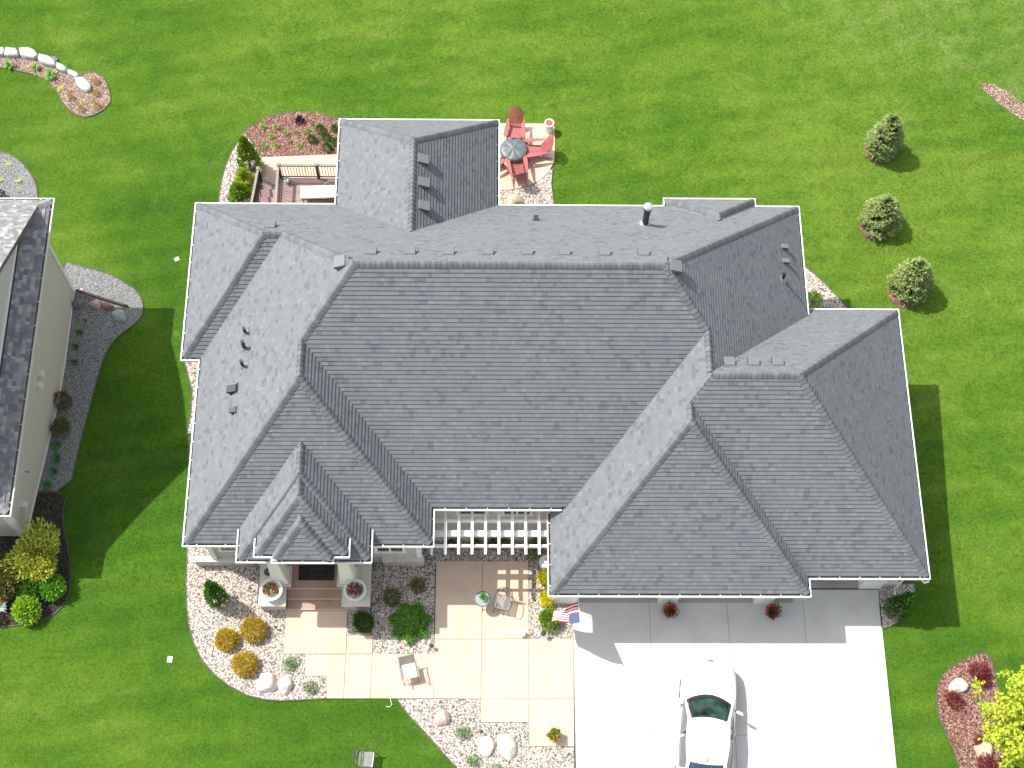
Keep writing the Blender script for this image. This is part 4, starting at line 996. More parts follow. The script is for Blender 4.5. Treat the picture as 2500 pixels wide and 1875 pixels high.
# flat rocks
def rock_mesh(pts, h, mt, name, seed=0, world=None, bev=.12):
    """irregular slab from a plan outline"""
    b = MB(); n = len(pts); c = Vector((sum(p[0] for p in pts)/n, sum(p[1] for p in pts)/n)); r2 = random.Random(seed)
    lv = [(1.0, -.06), (1.0, h*.55), (1-bev*.6, h*.9), (1-bev*1.6, h*1.0)]
    for k, z in lv:
        for p in pts: q = c+(Vector(p)-c)*k; b.v.append((q.x-c.x+r2.uniform(-.01, .01), q.y-c.y+r2.uniform(-.01, .01), z+r2.uniform(-.015, .015)))
    for j in range(len(lv)-1):
        for i in range(n): b.f.append((j*n+i, j*n+(i+1) % n, (j+1)*n+(i+1) % n, (j+1)*n+i)); b.m.append(0); b.uv.append([(0, 0)]*4)
    b.f.append(tuple((len(lv)-1)*n+i for i in range(n))); b.m.append(0); b.uv.append([(0, 0)]*n)
    o = b.build(name, mt); smoothang(o, 50); o.location = (c.x, c.y, gz(c.x, c.y)); return o
M_RKG = mat('pale grey rock', (.40, .415, .40), .9, var=.14, scale=6, bump=.6, bscale=18); M_RKW = mat('white granite', (.66, .63, .58), .85, col2=(.56, .48, .41), scale=4, bump=.4, bscale=14)
M_RKP = mat('pink granite', (.60, .46, .40), .85, col2=(.50, .36, .31), scale=5, bump=.4, bscale=14); M_RKD = mat('grey fieldstone', (.22, .22, .22), .9, col2=(.13, .13, .135), scale=4, bump=.6, bscale=12)
M_RKB = mat('bluish fieldstone', (.30, .36, .42), .85, col2=(.40, .42, .38), scale=3, bump=.6, bscale=10); M_RKO = mat('rust streaked fieldstone', (.18, .15, .15), .9, col2=(.42, .17, .07), scale=3, bump=.6, bscale=10)
M_RKT = mat('tan boulder', (.60, .55, .44), .9, col2=(.42, .33, .19), scale=2.2, bump=.6, bscale=8)
def slab_rock(px, h, mt, label, seed, group=None, cat='rock'):
    P = [tuple(at(*q).xy) for q in px]; c_ = Vector((sum(p[0] for p in P)/len(P), sum(p[1] for p in P)/len(P))); P = [tuple(c_+(Vector(p)-c_)*1.05) for p in P]; o = rock_mesh(P, h, mt, 'flat_rock', seed); return tag(o, label, cat, group)
g_ = 'flat edging rocks of the curved bed'
slab_rock([(-14, 121), (12, 121), (14, 128), (10, 140), (-14, 140)], .22, M_RKG, 'flat edging rock cut by the left picture edge', 1, g_)
slab_rock([(16, 122), (40, 124), (47, 132), (46, 141), (20, 142), (12, 139)], .22, M_RKG, 'second flat edging rock from the left edge', 2, g_)
slab_rock([(50, 123), (72, 122), (86, 129), (95, 141), (84, 148), (64, 145), (52, 139)], .24, M_RKG, 'third flat edging rock, wide and slanted', 3, g_)
slab_rock([(97, 137), (120, 142), (136, 153), (139, 166), (122, 165), (100, 157), (95, 150)], .24, M_RKG, 'fourth flat edging rock, longest in the row', 4, g_)
slab_rock([(141, 158), (156, 164), (166, 172), (165, 180), (152, 179), (140, 172)], .22, M_RKG, 'fifth flat edging rock, small', 5, g_)
slab_rock([(168, 175), (186, 180), (196, 189), (190, 196), (174, 188), (167, 182)], .2, M_RKG, 'sixth flat edging rock next to the grey slab', 6, g_)
slab_rock([(184, 194), (203, 193), (224, 212), (223, 223), (214, 228), (199, 223), (187, 208)], .2, M_RKG, 'large grey slab at the end of the row of edging rocks', 7, g_)
slab_rock([(122, 142), (136, 141), (142, 147), (139, 153), (128, 150)], .12, M_RKD, 'small dark rock just outside the row of edging rocks', 8)
# boulders
def boulder(px, py, rx, ry, rz, mt, label, seed, rz_=0, group=None, h=None, cut=.5):
    import bmesh
    from mathutils import noise
    bm = bmesh.new(); bmesh.ops.create_icosphere(bm, subdivisions=4, radius=1); off = Vector((seed*3.1, seed*1.7, 0))
    for v in bm.verts:
        d = v.co.normalized(); k = 1+.22*noise.noise(d*1.3+off)+.08*noise.noise(d*3.5+off)
        for q in range(5):
            nq = Vector((math.sin(seed+q*2.1), math.cos(seed*1.3+q*1.9), .35*math.sin(q*1.3+seed))).normalized(); m_ = d.dot(nq)*k-.78
            if m_ > 0: k -= m_*.7
        v.co = Vector((d.x*rx*k, d.y*ry*k, max(-.2, d.z)*rz*k))
    me = bpy.data.meshes.new('boulder'); bm.to_mesh(me); bm.free(); me.materials.append(mt); me.polygons.foreach_set('use_smooth', [True]*len(me.polygons))
    o = bpy.data.objects.new('boulder', me); COL.objects.link(o); p = at(px, py, rz*.4 if h is None else h); o.location = (p.x, p.y, gz(p.x, p.y)); o.rotation_euler = (0, 0, rz_)
    return tag(o, label, 'boulder', group)
boulder(652, 1667, .38, .36, .34, M_RKW, 'larger round white boulder at the lawn side of the front bed', 1, group='pair of boulders in the front bed')
boulder(695, 1673, .27, .34, .28, M_RKW, 'smaller pale boulder beside the larger round white boulder', 2, group='pair of boulders in the front bed')
boulder(1079, 1754, .29, .29, .30, M_RKP, 'pinkish boulder in the lower pebble bed', 3)
boulder(1187, 1820, .31, .36, .26, M_RKW, 'left one of the two white boulders in the lower pebble bed', 4, .3, 'pair of white boulders')
boulder(1238, 1820, .34, .48, .28, M_RKW, 'right, longer one of the two white boulders in the lower pebble bed', 5, .6, 'pair of white boulders')
boulder(1155, 1772, .11, .09, .08, M_RKG, 'small pale stone north of the white boulders', 6)
boulder(1256, 490, .40, .28, .36, M_RKT, 'large tan boulder in pebbles behind the house', 7, .1)
boulder(1035, 1564, .09, .08, .1, M_RKW, 'small white stone at the foot of the juniper', 8)
boulder(2342, 1672, .37, .27, .26, M_RKW, 'white boulder in the red mulch beside the maple', 9, .25)
boulder(2404, 1832, .33, .36, .3, M_RKT, 'pale boulder half under the maple crown', 10)
g_ = 'fieldstones of the low retaining row'
boulder(190, 741, .28, .20, .3, M_RKD, 'grey fieldstone nearest the tan wall', 11, .1, g_)
boulder(233, 742, .25, .17, .28, M_RKP, 'pinkish fieldstone, second from the tan wall', 12, 0, g_)
boulder(261, 747, .24, .16, .26, M_RKO, 'rust-streaked fieldstone, third from the tan wall', 13, -.1, g_)
boulder(291, 768, .30, .24, .3, M_RKB, 'bluish fieldstone, farthest from the tan wall', 14, -.4, g_)
boulder(200, 708, .09, .08, .08, M_RKP, 'small pink stone at the end of the brown timber', 15)
boulder(146, 1061, .13, .07, .1, M_RKT, 'small tan stone at the foot of the round shrub by the tan wall', 16)
slab_rock([(613, 393), (632, 383), (640, 386), (620, 402)], .08, M_RKW, 'pale stepping slab at the corner of the cream path', 17)
a = at(186, 708, .2); c = at(312, 748, .1); b = MB(); d = (c-a); b.tube([a, a.lerp(c, .5), c], .055, 4); o = b.build('landscape_timber', mat('brown timber', (.05, .028, .018), .8, var=.3, scale=6)); tag(o, 'brown timber holding back the grey crushed rock', 'timber')
# plants by the tan wall
g_ = 'small leafy plants in the shaded crushed rock'
sp_ = strap_mesh(30, .22, .02, .8, 12).build('leafy_plant', L_DKG); tag(sp_, 'x', 'plant')
series(sp_, [(209, 781, .5, 'tiny plant just south of the fieldstones'), (196, 811, 1, 'first of three leafy plants south of the fieldstones'), (187, 846, 1, 'second of three leafy plants south of the fieldstones'), (184, 883, .95, 'third of three leafy plants south of the fieldstones')], .08, g_)
shrub('brown_shrub', 153, 980, .34, .5, 700, .1, .016, L_BRN, 'brown twiggy shrub by the tan wall', seed=41)
shrub('olive_shrub', 150, 1043, .32, .45, 800, .08, .022, L_OLV, 'olive round shrub by the tan wall with a tan stone', seed=42)
g_ = 'teal hostas along the tan wall'
ht = strap_mesh(44, .26, .026, .8, 14).build('hosta', L_TEAL); tag(ht, 'x', 'plant')
series(ht, [(142, 1085, 1.05, 'northernmost teal hosta along the tan wall'), (137, 1120, 1.15, 'second teal hosta from the north along the tan wall'), (131, 1152, 1, 'third teal hosta from the north along the tan wall'), (118, 1184, 1.05, 'southernmost teal hosta at the edge of the crushed rock')], .1, g_)
# corner shrubs
shrub('golden_shrub', 92, 1370, .86, 1.0, 4200, .17, .034, leafmat('lemon leaves', (.36, .38, .06), .5), 'big yellow-green shrub at the neighbouring corner', seed=51, ry=.85, lump=.75, h=.75)
shrub('red_green_shrub', 14, 1405, .75, .9, 2600, .12, .032, leafmat('bronze green leaves', (.10, .12, .03), .5), 'dark bronze-green shrub at the left picture edge', seed=52, h=.5)
shrub('orange_shrub', 6, 1440, .45, .5, 900, .10, .03, leafmat('orange new leaves', (.42, .17, .06), .5), 'orange-tipped shrub at the left picture edge', seed=53)
shrub('leafy_shrub', 80, 1437, .45, .5, 1500, .14, .034, L_MID, 'mid green leafy shrub south of the big yellow-green shrub', seed=54)
shrub('leafy_shrub', 130, 1435, .42, .5, 1400, .14, .034, leafmat('bright green leaves', (.13, .30, .03), .4), 'bright green leafy shrub beside the lawn edge', seed=55)
shrub('leafy_shrub', 68, 1491, .44, .5, 1500, .14, .036, L_LIME, 'lime leafy shrub standing alone at the south end of the bed', seed=56)
b = strap_mesh(40, .34, .05, .6, 15); o = b.build('hosta', L_GREY); put(o, 0, 1482, 'silver-grey hosta at the left picture edge', .1, 0, 1.1); tag(o, None, 'plant')
shrub('purple_plant', 2, 1515, .2, .2, 160, .08, .02, L_PURP, 'small dark purple plant at the left picture edge', 'plant', seed=57)
# red barberries
g_ = 'burgundy shrubs in the maple bed'
for x, y, r, lb, sd in ((2327, 1708, .27, 'burgundy shrub south of the white boulder', 61), (2392, 1643, .32, 'burgundy shrub east of the white boulder', 62), (2399, 1664, .2, 'small burgundy shrub against the maple crown', 63), (2388, 1808, .12, 'tiny burgundy sprig above the pale boulder', 64), (2408, 1862, .24, 'dark burgundy shrub below the pale boulder', 65)):
    shrub('burgundy_shrub', x, y, r, r*1.1, int(1500*r), .11, .022, L_RED, lb, group=g_, seed=sd, lump=.4)
# maple
p = at(2452, 1812); mp = empty('maple_tree', (p.x, p.y, p.z), 'yellow-green young maple in the red mulch bed at the south-east corner', 'tree')
b = MB(); b.tube([(0, 0, -.1), (0.02, .03, 1.1), (.05, .05, 2.2), (.05, .1, 3.2)], [.09, .07, .05, .015], 9)
r2 = random.Random(8); tips = []
for k in range(44):
    a = k*2.4; z = 1.0+1.9*(k/44); L_ = 1.80*(1-.35*(k/44))*r2.uniform(.65, 1.05); e = Vector((.04+math.cos(a)*L_, .05+math.sin(a)*L_, z+.55*L_)); m_ = Vector((.04+math.cos(a)*L_*.5, .05+math.sin(a)*L_*.5, z+.2*L_))
    b.tube([(.03, .04, z), m_, e], [.022, .014, .005], 5); tips += [(m_, .6), (e, 1), (m_.lerp(e, .5)+rdir()*.15, .8), (m_+rdir()*.3, .7), (e+rdir()*.3, .7)]
b.build('trunk', M_BARK, mp); b = MB()
for t, k in tips:
    for _ in range(3):
        c = Vector(t)+rdir()*.22*r2.random()
        for _ in range(9): d = rdir(); leaf(b, c+d*.05, d+Vector((0, 0, .2)), Vector((0, 0, 1))+rdir()*.6, r2.uniform(.09, .15), r2.uniform(.035, .055))
b.build('crown', L_MAPLE, mp)

# ------------------------------------------------------------------ pergola
pg = empty('pergola', (0, 0, 0), 'white rafter pergola spanning the front court between wing and garage', 'pergola')
ZP = 2.8
for k in range(9):
    x = un(1054+32.8*k, 1352, ZP).x; b = MB(); b.box(x-.043, x+.043, 14.62, 16.27, ZP, ZP+.13)
    b.frus(x, 14.55, ZP+.04, ZP+.13, .043, .07, .043, .07); b.build('rafter', M_WHITE, pg)
for y in (un(1200, 1273, ZP-.1).y, un(1200, 1334, ZP-.1).y):
    b = MB(); b.box(XB-O+.01, XIW+O-.01, y-.035, y+.035, ZP-.17, ZP+.005); b.build('crossbeam', M_WHITE, pg)
b = MB(); b.box(XB-O+.01, XIW+O-.01, 15.17, 15.37, ZP-.17, ZP-.13); b.box(XB-O+.01, XIW+O-.01, 15.2, 15.34, ZP-.30, ZP-.17); b.build('main_beam', M_WHITE, pg)
# ------------------------------------------------------------------ deck
dk_ = empty('deck', (0, 0, 0), 'raised brown composite deck with black balusters and stairs down to the path', 'deck')
DZ = .30; pA = un(679, 402, DZ+.95); pB = un(820, 406, DZ+.95); DX0, DY1 = pA.x, pA.y; DX1 = XDW+O+.02
M_DECK = mat('mauve brown deck boards', (.30, .205, .19), .8, var=.12, scale=3, island=.1); M_RAILT = mat('tan rail cap', (.27, .24, .19), .7); M_IRON = mat('dark bronze balusters', (.045, .032, .026), .5)
b = MB(); y = DY1-.02
while y > 26.6: b.box(DX0+.02, DX1, y-.132, y, DZ-.03, DZ); y -= .139
b.box(DX0+.02, DX0+.16, 26.6, DY1, DZ+.002, DZ+.006); b.build('floor_boards', M_DECK, dk_)
b = MB(); b.box(DX0, DX1, DY1-.04, DY1, DZ-.25, DZ-.01); b.box(DX0, DX0+.04, 26.6, DY1-.04, DZ-.25, DZ-.01); b.build('rim_board', M_IRON, dk_)
def rail(p0, p1, posts, par, hh=.95, nb=.105):
    p0 = Vector(p0); p1 = Vector(p1); d = p1-p0; L_ = Vector((d.x, d.y)).length; s_ = Vector((-d.y, d.x, 0)).normalized(); U = Vector((0, 0, 1))
    def bar(a, c, w_, h0, h1, b):
        for sg in (-1, 1): pass
        P = [a+s_*w_+U*h0, a-s_*w_+U*h0, c-s_*w_+U*h0, c+s_*w_+U*h0, a+s_*w_+U*h1, a-s_*w_+U*h1, c-s_*w_+U*h1, c+s_*w_+U*h1]
        i = len(b.v); b.v += [tuple(q) for q in P]
        for f in ((0, 1, 2, 3), (7, 6, 5, 4), (0, 4, 5, 1), (1, 5, 6, 2), (2, 6, 7, 3), (3, 7, 4, 0)): b.f.append(tuple(i+q for q in f)); b.m.append(0); b.uv.append([(0, 0)]*4)
    b = MB(); bar(p0, p1, .045, hh-.04, hh, b); b.build('top_rail', M_RAILT, par)
    b = MB(); bar(p0, p1, .02, hh-.11, hh-.06, b); bar(p0, p1, .02, .08, .12, b); b.build('inner_rail', M_IRON, par)
    n = int(L_/nb)
    for k in range(1, n):
        q = p0+d*(k/n); b = MB(); b.box(q.x-.01, q.x+.01, q.y-.01, q.y+.01, q.z+.1, q.z+hh-.07); b.build('baluster', M_IRON, par)
    for t in posts:
        q = p0+d*t; b = MB(); b.cm = 0; b.box(q.x-.05, q.x+.05, q.y-.05, q.y+.05, q.z-.35, q.z+hh+.02); b.cm = 1; b.box(q.x-.065, q.x+.065, q.y-.065, q.y+.065, q.z+hh+.02, q.z+hh+.06); b.build('rail_post', [M_IRON, M_RAILT], par)
rail((DX0, DY1, DZ), (DX1+.3, DY1, DZ), (0, (un(772, 403, DZ+.95).x-DX0)/(DX1+.3-DX0)), dk_); rail((DX0, DY1, DZ), (DX0, 26.75, DZ), (1,), dk_, nb=.12)
# stairs
g0 = gz(-9, 28); q0 = at(636, 410, 0); pS = un(630, 409, g0+.95+.1); NS = 11; run = (pS.y-.15-26.2)/NS
for k in range(NS):
    y1 = pS.y-.15-k*run; z = g0+(DZ-g0)*(k+1)/NS; b = MB(); b.box(pS.x+.02, DX0-.03, y1-run-.02, y1, z-.05, z); b.box(pS.x+.02, DX0-.03, y1-.03, y1-.01, z-.2, z-.05); b.build('stair_tread', M_DECK, dk_)
rail((pS.x, pS.y-.05, g0+.1), (pS.x, 26.2, DZ+.1), (0,), dk_, nb=.11)
# lounge on the deck
lp = un(780, 468, DZ+.45); t = empty('deck_lounger', (lp.x, lp.y, DZ), 'lounger with a white cushion on the brown deck', 'lounger', rz=R(3))
b = MB(); b.box(-.72, .75, -.25, .26, .36, .46); o = b.build('cushion', mat('white cushion fabric', (.80, .79, .74), .9, bump=.2, bscale=20), t)
b = MB(); b.box(-.7, .75, -.24, -.20, .27, .34); b.box(-.7, .75, .2, .24, .27, .34); b.build('frame', M_BLKPL, t)
for x in (-.65, .6):
    for y in (-.22, .22): b = MB(); b.tube([(x, y, .3), (x+.03, y*1.1, 0)], .018, 6); b.build('leg', M_BLKPL, t)
for sg in (-1, 1): b = MB(); b.tube([(.1, sg*.27, .4), (.35, sg*.36, .58), (.8, sg*.38, .62)], .016, 6); b.build('armrest', M_RAILT, t)
p = un(701, 441, DZ+.15); b = MB(); b.lathe([(.001, .0), (.08, .0), (.10, .1), (.115, .24), (.10, .25), (.085, .2), (.001, .19)], 18); o = b.build('metal_pot', M_GALV, smooth=True); o.location = (p.x, p.y, DZ+.003); tag(o, 'small silver pot in the corner of the deck', 'pot')

# ------------------------------------------------------------------ patio furniture
M_REDP = mat('red painted wood', (.38, .10, .105), .55, var=.08, scale=4)
def adirondack(name='adirondack_chair'):
    t = empty(name, (0, 0, 0), 'x', 'chair', 'red wooden chairs round the covered fire table')
    b = MB()
    for k in range(7):
        y = -.30+k*.085; z = .40-k*.022; b.box(-.26, .26, y, y+.075, z-.02, z)
    b.build('seat', M_REDP, t); b = MB()
    for k in range(7):
        u = (k-3)/3; top = 1.10-.15*u*u; a = Vector((u*.20, .27, .30)); c = Vector((u*.28, .27+.42*(top-.3)/.72, top)); w_ = .036
        n = Vector((0, -.86, .5)); th = n*.018
        P = [a-Vector((w_*.8, 0, 0)), a+Vector((w_*.8, 0, 0)), c+Vector((w_, 0, -.012*k if k > 3 else 0)), c-Vector((w_, 0, .012*(3-k) if k < 3 else 0))]
        b.quad(*[q+th*0 for q in P]); b.quad(*[q-th for q in reversed(P)])
        for i in range(4): b.quad(P[i], P[i]-th, P[(i+1) % 4]-th, P[(i+1) % 4])
    b.build('backrest', M_REDP, t); b = MB(); b.box(-.29, .29, .50, .525, .60, .655); b.box(-.25, .25, .30, .325, .22, .29); b.build('back_brace', M_REDP, t)
    for sg in (-1, 1):
        b = MB(); i = len(b.v)
        O_ = [(-.36, .05), (-.40, .11), (-.30, .15), (0, .13), (.25, .09), (.47, .07), (.47, -.0), (.2, -.02), (-.3, -.03)]
        top = [Vector((sg*(.29+x_), y_, .57)) for y_, x_ in O_]; b.v += [tuple(q) for q in top]+[tuple(q-Vector((0, 0, .022))) for q in top]; n = len(O_)
        b.f.append(tuple(i+j for j in range(n))); b.f.append(tuple(i+n+j for j in reversed(range(n)))); b.m += [0, 0]; b.uv += [[(0, 0)]*n]*2
        for j in range(n): b.f.append((i+j, i+(j+1) % n, i+n+(j+1) % n, i+n+j)); b.m.append(0); b.uv.append([(0, 0)]*4)
        b.build('armrest', M_REDP, t)
        b = MB(); b.box(sg*.30-.015, sg*.30+.015, -.33, -.23, 0, .548); b.build('front_leg', M_REDP, t)
        b = MB(); k = len(b.v); P = [(-.33, .40), (-.33, .30), (.62, 0), (.72, 0), (.72, .03)]
        for x in (sg*.27-.014, sg*.27+.014): b.v += [(x, y_, z_) for y_, z_ in P]
        b.f += [(k, k+1, k+2, k+3, k+4), (k+9, k+8, k+7, k+6, k+5)]; b.m += [0, 0]; b.uv += [[(0, 0)]*5]*2
        for j in range(5): b.f.append((k+j, k+5+j, k+5+(j+1) % 5, k+(j+1) % 5)); b.m.append(0); b.uv.append([(0, 0)]*4)
        b.build('rear_leg', M_REDP, t)
    return t
ad = adirondack()
def putc(o, px, py, h, rz, label, zoff=.05, sc=None):
    p = at(px, py, h); o.location = (p.x, p.y, gz(p.x, p.y)+zoff); o.rotation_euler = (0, 0, rz); o['label'] = label
    if sc: o.scale = (sc, sc, sc)
    return o
for x_, y_, rz, lb in ((1257, 324, R(-5), 'red chair north of the fire table with its tall back to the lawn'), (1305, 368, R(-83), 'red chair east of the fire table, turned side on'), (1263, 410, R(190), 'red chair south of the fire table, facing the lawn')):
    o = ad if lb.startswith('red chair north') else copy_tree(ad); putc(o, x_, y_, .35, rz, lb)
o = copy_tree(ad); putc(o, 1203, 394, .35, R(125), 'red chair almost hidden behind the roof edge by the fire table')
p = at(1254, 364, .62); t = empty('fire_table', (p.x, p.y, gz(p.x, p.y)+.05), 'round fire table under a grey fitted cover', 'table')
b = MB(); b.lathe([(.001, 0), (.38, 0), (.38, .05), (.33, .08), (.33, .5), (.50, .53), (.50, .57), (.001, .57)], 32); b.build('base', M_BLACK, t)
b = MB(); n = 64; prof = [(.535, .40, 0), (.545, .5, 0), (.53, .585, .01), (.48, .61, .02), (.36, .625, .03), (.22, .64, .03), (.1, .655, .02), (.015, .675, .0)]
i0 = 0
for r, z, wv in prof:
    for j in range(n):
        a = 2*PI*j/n; k = wv*(abs(math.sin(a*3.5+.6))**.5-.5)+.008*math.sin(a*11+r*30); b.v.append((r*math.cos(a), r*math.sin(a), z+k))
for k in range(len(prof)-1):
    for j in range(n): b.f.append((k*n+j, k*n+(j+1) % n, (k+1)*n+(j+1) % n, (k+1)*n+j)); b.m.append(0); b.uv.append([(0, 0)]*4)
b.f.append(tuple((len(prof)-1)*n+j for j in range(n))); b.m.append(0); b.uv.append([(0, 0)]*n)
b.build('cover', mat('grey vinyl cover', (.115, .13, .14), .42, spec=.5, var=.12, scale=5), t, smooth=True)
b = MB(); b.tube([(-.06, .43, .63), (-.03, .46, .66), (.06, .46, .66), (.09, .43, .63)], .014, 6); b.build('handle', M_BLACK, t)
# white crock
p = at(1341, 303, .5); t = empty('planter', (p.x, p.y, gz(p.x, p.y)+.05), 'tall white planter with red soil at the patio corner', 'planter')
b = MB(); b.lathe([(.001, 0), (.15, 0), (.17, .25), (.19, .52), (.195, .55), (.16, .55), (.14, .5), (.001, .5)], 28); b.build('pot', mat('white glazed pot', (.78, .77, .74), .35), t, smooth=False); smoothang([x for x in S.objects if x.parent == t][0])
b = MB(); b.lathe([(.14, .51), (.07, .53), (.001, .535)], 20); b.build('soil', mat('red brown soil', (.40, .10, .07), .95, var=.4, scale=30, bump=.8, bscale=60), t)

# ornate metal chairs
M_CAST = mat('cast aluminium bronze', (.10, .098, .095), .42, metal=.3, spec=.6); M_CASTS = mat('worn cast seat', (.30, .30, .29), .4, metal=.3)
def lattice_chair():
    t = empty('metal_chair', (0, 0, 0), 'x', 'chair', 'ornate cast metal garden chairs'); r = .013
    b = MB(); b.tube([(-.23, -.24, .43), (.23, -.24, .43), (.22, .22, .42), (-.22, .22, .42), (-.23, -.24, .43)], .022, 6)
    n = 8
    for k in range(-n, n+1):
        c = k*.44/n
        for sg in (1, -1):
            t0 = max(-.22, -.22-c); t1 = min(.22, .22-c)
            if t1-t0 < .04: continue
            P = [(sg*(t0+c+0), t0*1.0, .43), (sg*(t1+c), t1, .43)]
            b.tube([(max(-.22, min(.22, q[0])), q[1], q[2]) for q in P], .009, 4, False)
    b.build('seat', M_CASTS, t)
    b = MB(); b.tube([(-.23, .22, .42), (-.25, .30, .72), (-.2, .35, .88), (0, .38, .94), (.2, .35, .88), (.25, .30, .72), (.23, .22, .42)], .015, 6)
    b.tube([(-.24, .29, .66), (0, .30, .66), (.24, .29, .66)], .01, 5); b.tube([(.11*math.cos(a), .335+.03*math.sin(a), .78+.09*math.sin(a)) for a in lin(0, 2*PI, 14)], .009, 5)
    for k in range(-3, 4): b.tube([(k*.06, .23, .43), (k*.065, .30, .66), (k*.062, .345, .87-.01*k*k)], .0075, 4)
    b.build('backrest', M_CAST, t)
    for sg in (-1, 1):
        b = MB(); b.tube([(sg*.25, .28, .66), (sg*.30, .1, .68), (sg*.32, -.12, .67), (sg*.29, -.26, .62), (sg*.24, -.25, .44)], .016, 6); b.build('armrest', M_CAST, t)
        b = MB(); b.tube([(sg*.23, -.24, .43), (sg*.25, -.27, .2), (sg*.27, -.31, .0)], .015, 6); b.build('leg', M_CAST, t)
        b = MB(); b.tube([(sg*.22, .22, .42), (sg*.24, .28, .2), (sg*.26, .36, .0)], .015, 6); b.build('leg', M_CAST, t)
    b = MB(); b.tube([(-.22, -.25, .4), (-.1, -.25, .33), (0, -.25, .36), (.1, -.25, .33), (.22, -.25, .4)], .009, 5); b.build('apron', M_CAST, t)
    return t
lc = lattice_chair(); putc(lc, 1228, 1471, .43, R(-14), 'ornate metal chair beside the small round glass table', .05)
o = copy_tree(lc); putc(o, 893, 1853, .43, R(84), 'ornate metal chair standing alone on the front lawn', .0)
p = at(1178, 1463, .66); t = empty('side_table', (p.x, p.y, .05), 'small round glass-topped metal table on the front patio', 'table')
b = MB(); b.lathe([(.001, .655), (.25, .655), (.25, .665), (.001, .665)], 32)
MGL = mat('frosted glass top', (.30, .32, .33), .25, spec=.7); b.build('table_top', MGL, t)
b = MB(); b.tube([(.26*math.cos(a), .26*math.sin(a), .66) for a in lin(0, 2*PI, 32)], .018, 6); b.build('rim', M_CAST, t)
for k in range(3):
    a = k*2.094+.5; c, s_ = math.cos(a), math.sin(a); b = MB(); b.tube([(.2*c, .2*s_, .65), (.1*c, .1*s_, .35), (.17*c, .17*s_, .1), (.25*c, .25*s_, .0)], .013, 6); b.build('leg', M_CAST, t)
p = at(1180, 1458, .78); t = empty('potted_plant', (p.x, p.y, .05+.666), 'curly bright green plant in a dark pot on the round glass table', 'potted plant')
b = MB(); b.lathe([(.001, 0), (.06, 0), (.085, .1), (.07, .1), (.001, .09)], 16); b.build('pot', M_BLKPL, t)
b = MB(); blob(b, (0, 0, .13), .11, .11, .07, 260, .06, .022, .2, .8, 3, zmin=-.1, shell=.2); b.build('foliage', L_MINT, t)
# folding sling chair
p = at(999, 1640, .42); t = empty('folding_chair', (p.x, p.y, .05), 'folding sling chair with white seat on the front walk', 'chair', rz=R(13))
M_TUBE = mat('taupe tube frame', (.30, .25, .21), .4, metal=.3); M_SLING = mat('taupe mesh sling', (.42, .33, .27), .8, bump=.3, bscale=120)
b = MB(); b.quad((-.24, .24, .46), (.24, .24, .46), (.25, .42, .86), (-.25, .42, .86)); b.quad((-.25, .425, .86), (.25, .425, .86), (.24, .245, .46), (-.24, .245, .46)); b.build('backrest', M_SLING, t)
b = MB(); b.box(-.235, .235, -.24, .24, .42, .46); b.build('seat', mat('white sling seat', (.80, .79, .77), .9), t)
for sg in (-1, 1):
    b = MB(); b.tube([(sg*.255, .44, .88), (sg*.25, .25, .45), (sg*.26, -.33, .0)], .012, 6); b.build('leg', M_TUBE, t)
    b = MB(); b.tube([(sg*.27, -.26, .60), (sg*.27, -.2, .44), (sg*.27, .38, .0)], .012, 6); b.build('leg', M_TUBE, t)
    b = MB(); b.box(sg*.29-.022, sg*.29+.022, -.30, .30, .60, .62); b.build('armrest', M_TUBE, t)
b = MB(); b.tube([(-.255, .44, .88), (.255, .44, .88)], .012, 6); b.tube([(-.26, -.33, .012), (.26, -.33, .012)], .012, 6); b.build('crossbar', M_TUBE, t)

# pots with red flowers
M_BOWL = mat('white planter bowl', (.76, .75, .72), .5)
def flowerpot(name, loc, prof, fr, nfl, label, cat, mt, seed, group=None, fz=.0, lm=L_MID, fs=.045, blm=None):
    t = empty(name, loc, label, cat, group); top = max(z for r, z in prof)
    b = MB(); b.lathe(prof, 28); o = b.build('pot', mt, t); smoothang(o, 50)
    r2 = random.Random(seed); b = MB(); blob(b, (0, 0, top+fz), fr, fr, fr*.5, 420, .07, .02, .25, .8, seed, zmin=-.05, shell=.2); b.build('foliage', lm, t)
    ib = MB()
    for _ in range(26): d = rdir(); d.z = abs(d.z); leaf(ib, d*fs*.5, d+rdir()*.4, rdir(), fs*1.1, fs*.5)
    f0 = ib.build('bloom', M_BLOOM, t)
    for k in range(nfl):
        a = k*2.4+seed; r = fr*(.35+.6*r2.random()); f = f0 if k == 0 else f0.copy()
        if k: COL.objects.link(f)
        f.location = (r*math.cos(a), r*math.sin(a), top+fz+fr*.42*(1-(r/fr)**2)+.04)
    return t
bowl = [(.001, 0), (.16, 0), (.18, .05), (.30, .16), (.37, .30), (.385, .34), (.30, .34), (.27, .28), (.001, .26)]
g_ = 'white planter bowls on the porch plinths'
p = un(662, 1440, 1.1); flowerpot('planter_bowl', (p.x, p.y, .79), bowl, .27, 7, 'white planter bowl with red flowers on the left porch plinth', 'planter', M_BOWL, 1, g_, -.04)
p = un(867, 1441, 1.1); flowerpot('planter_bowl', (p.x, p.y, .79), bowl, .27, 6, 'white planter bowl with red flowers on the right porch plinth', 'planter', M_BOWL, 4, g_, -.04, L_DKG)
blk = [(.001, 0), (.14, 0), (.19, .3), (.20, .33), (.16, .33), (.001, .3)]
g_ = 'dark pots of red flowers at the garage pillars'
p = at(1636, 1490, .45); flowerpot('flower_pot', (p.x, p.y, .045), blk, .31, 9, 'dark pot of red flowers at the left of the two middle garage pillars', 'flower pot', M_BLKPL, 7, g_, .05, L_DKG)
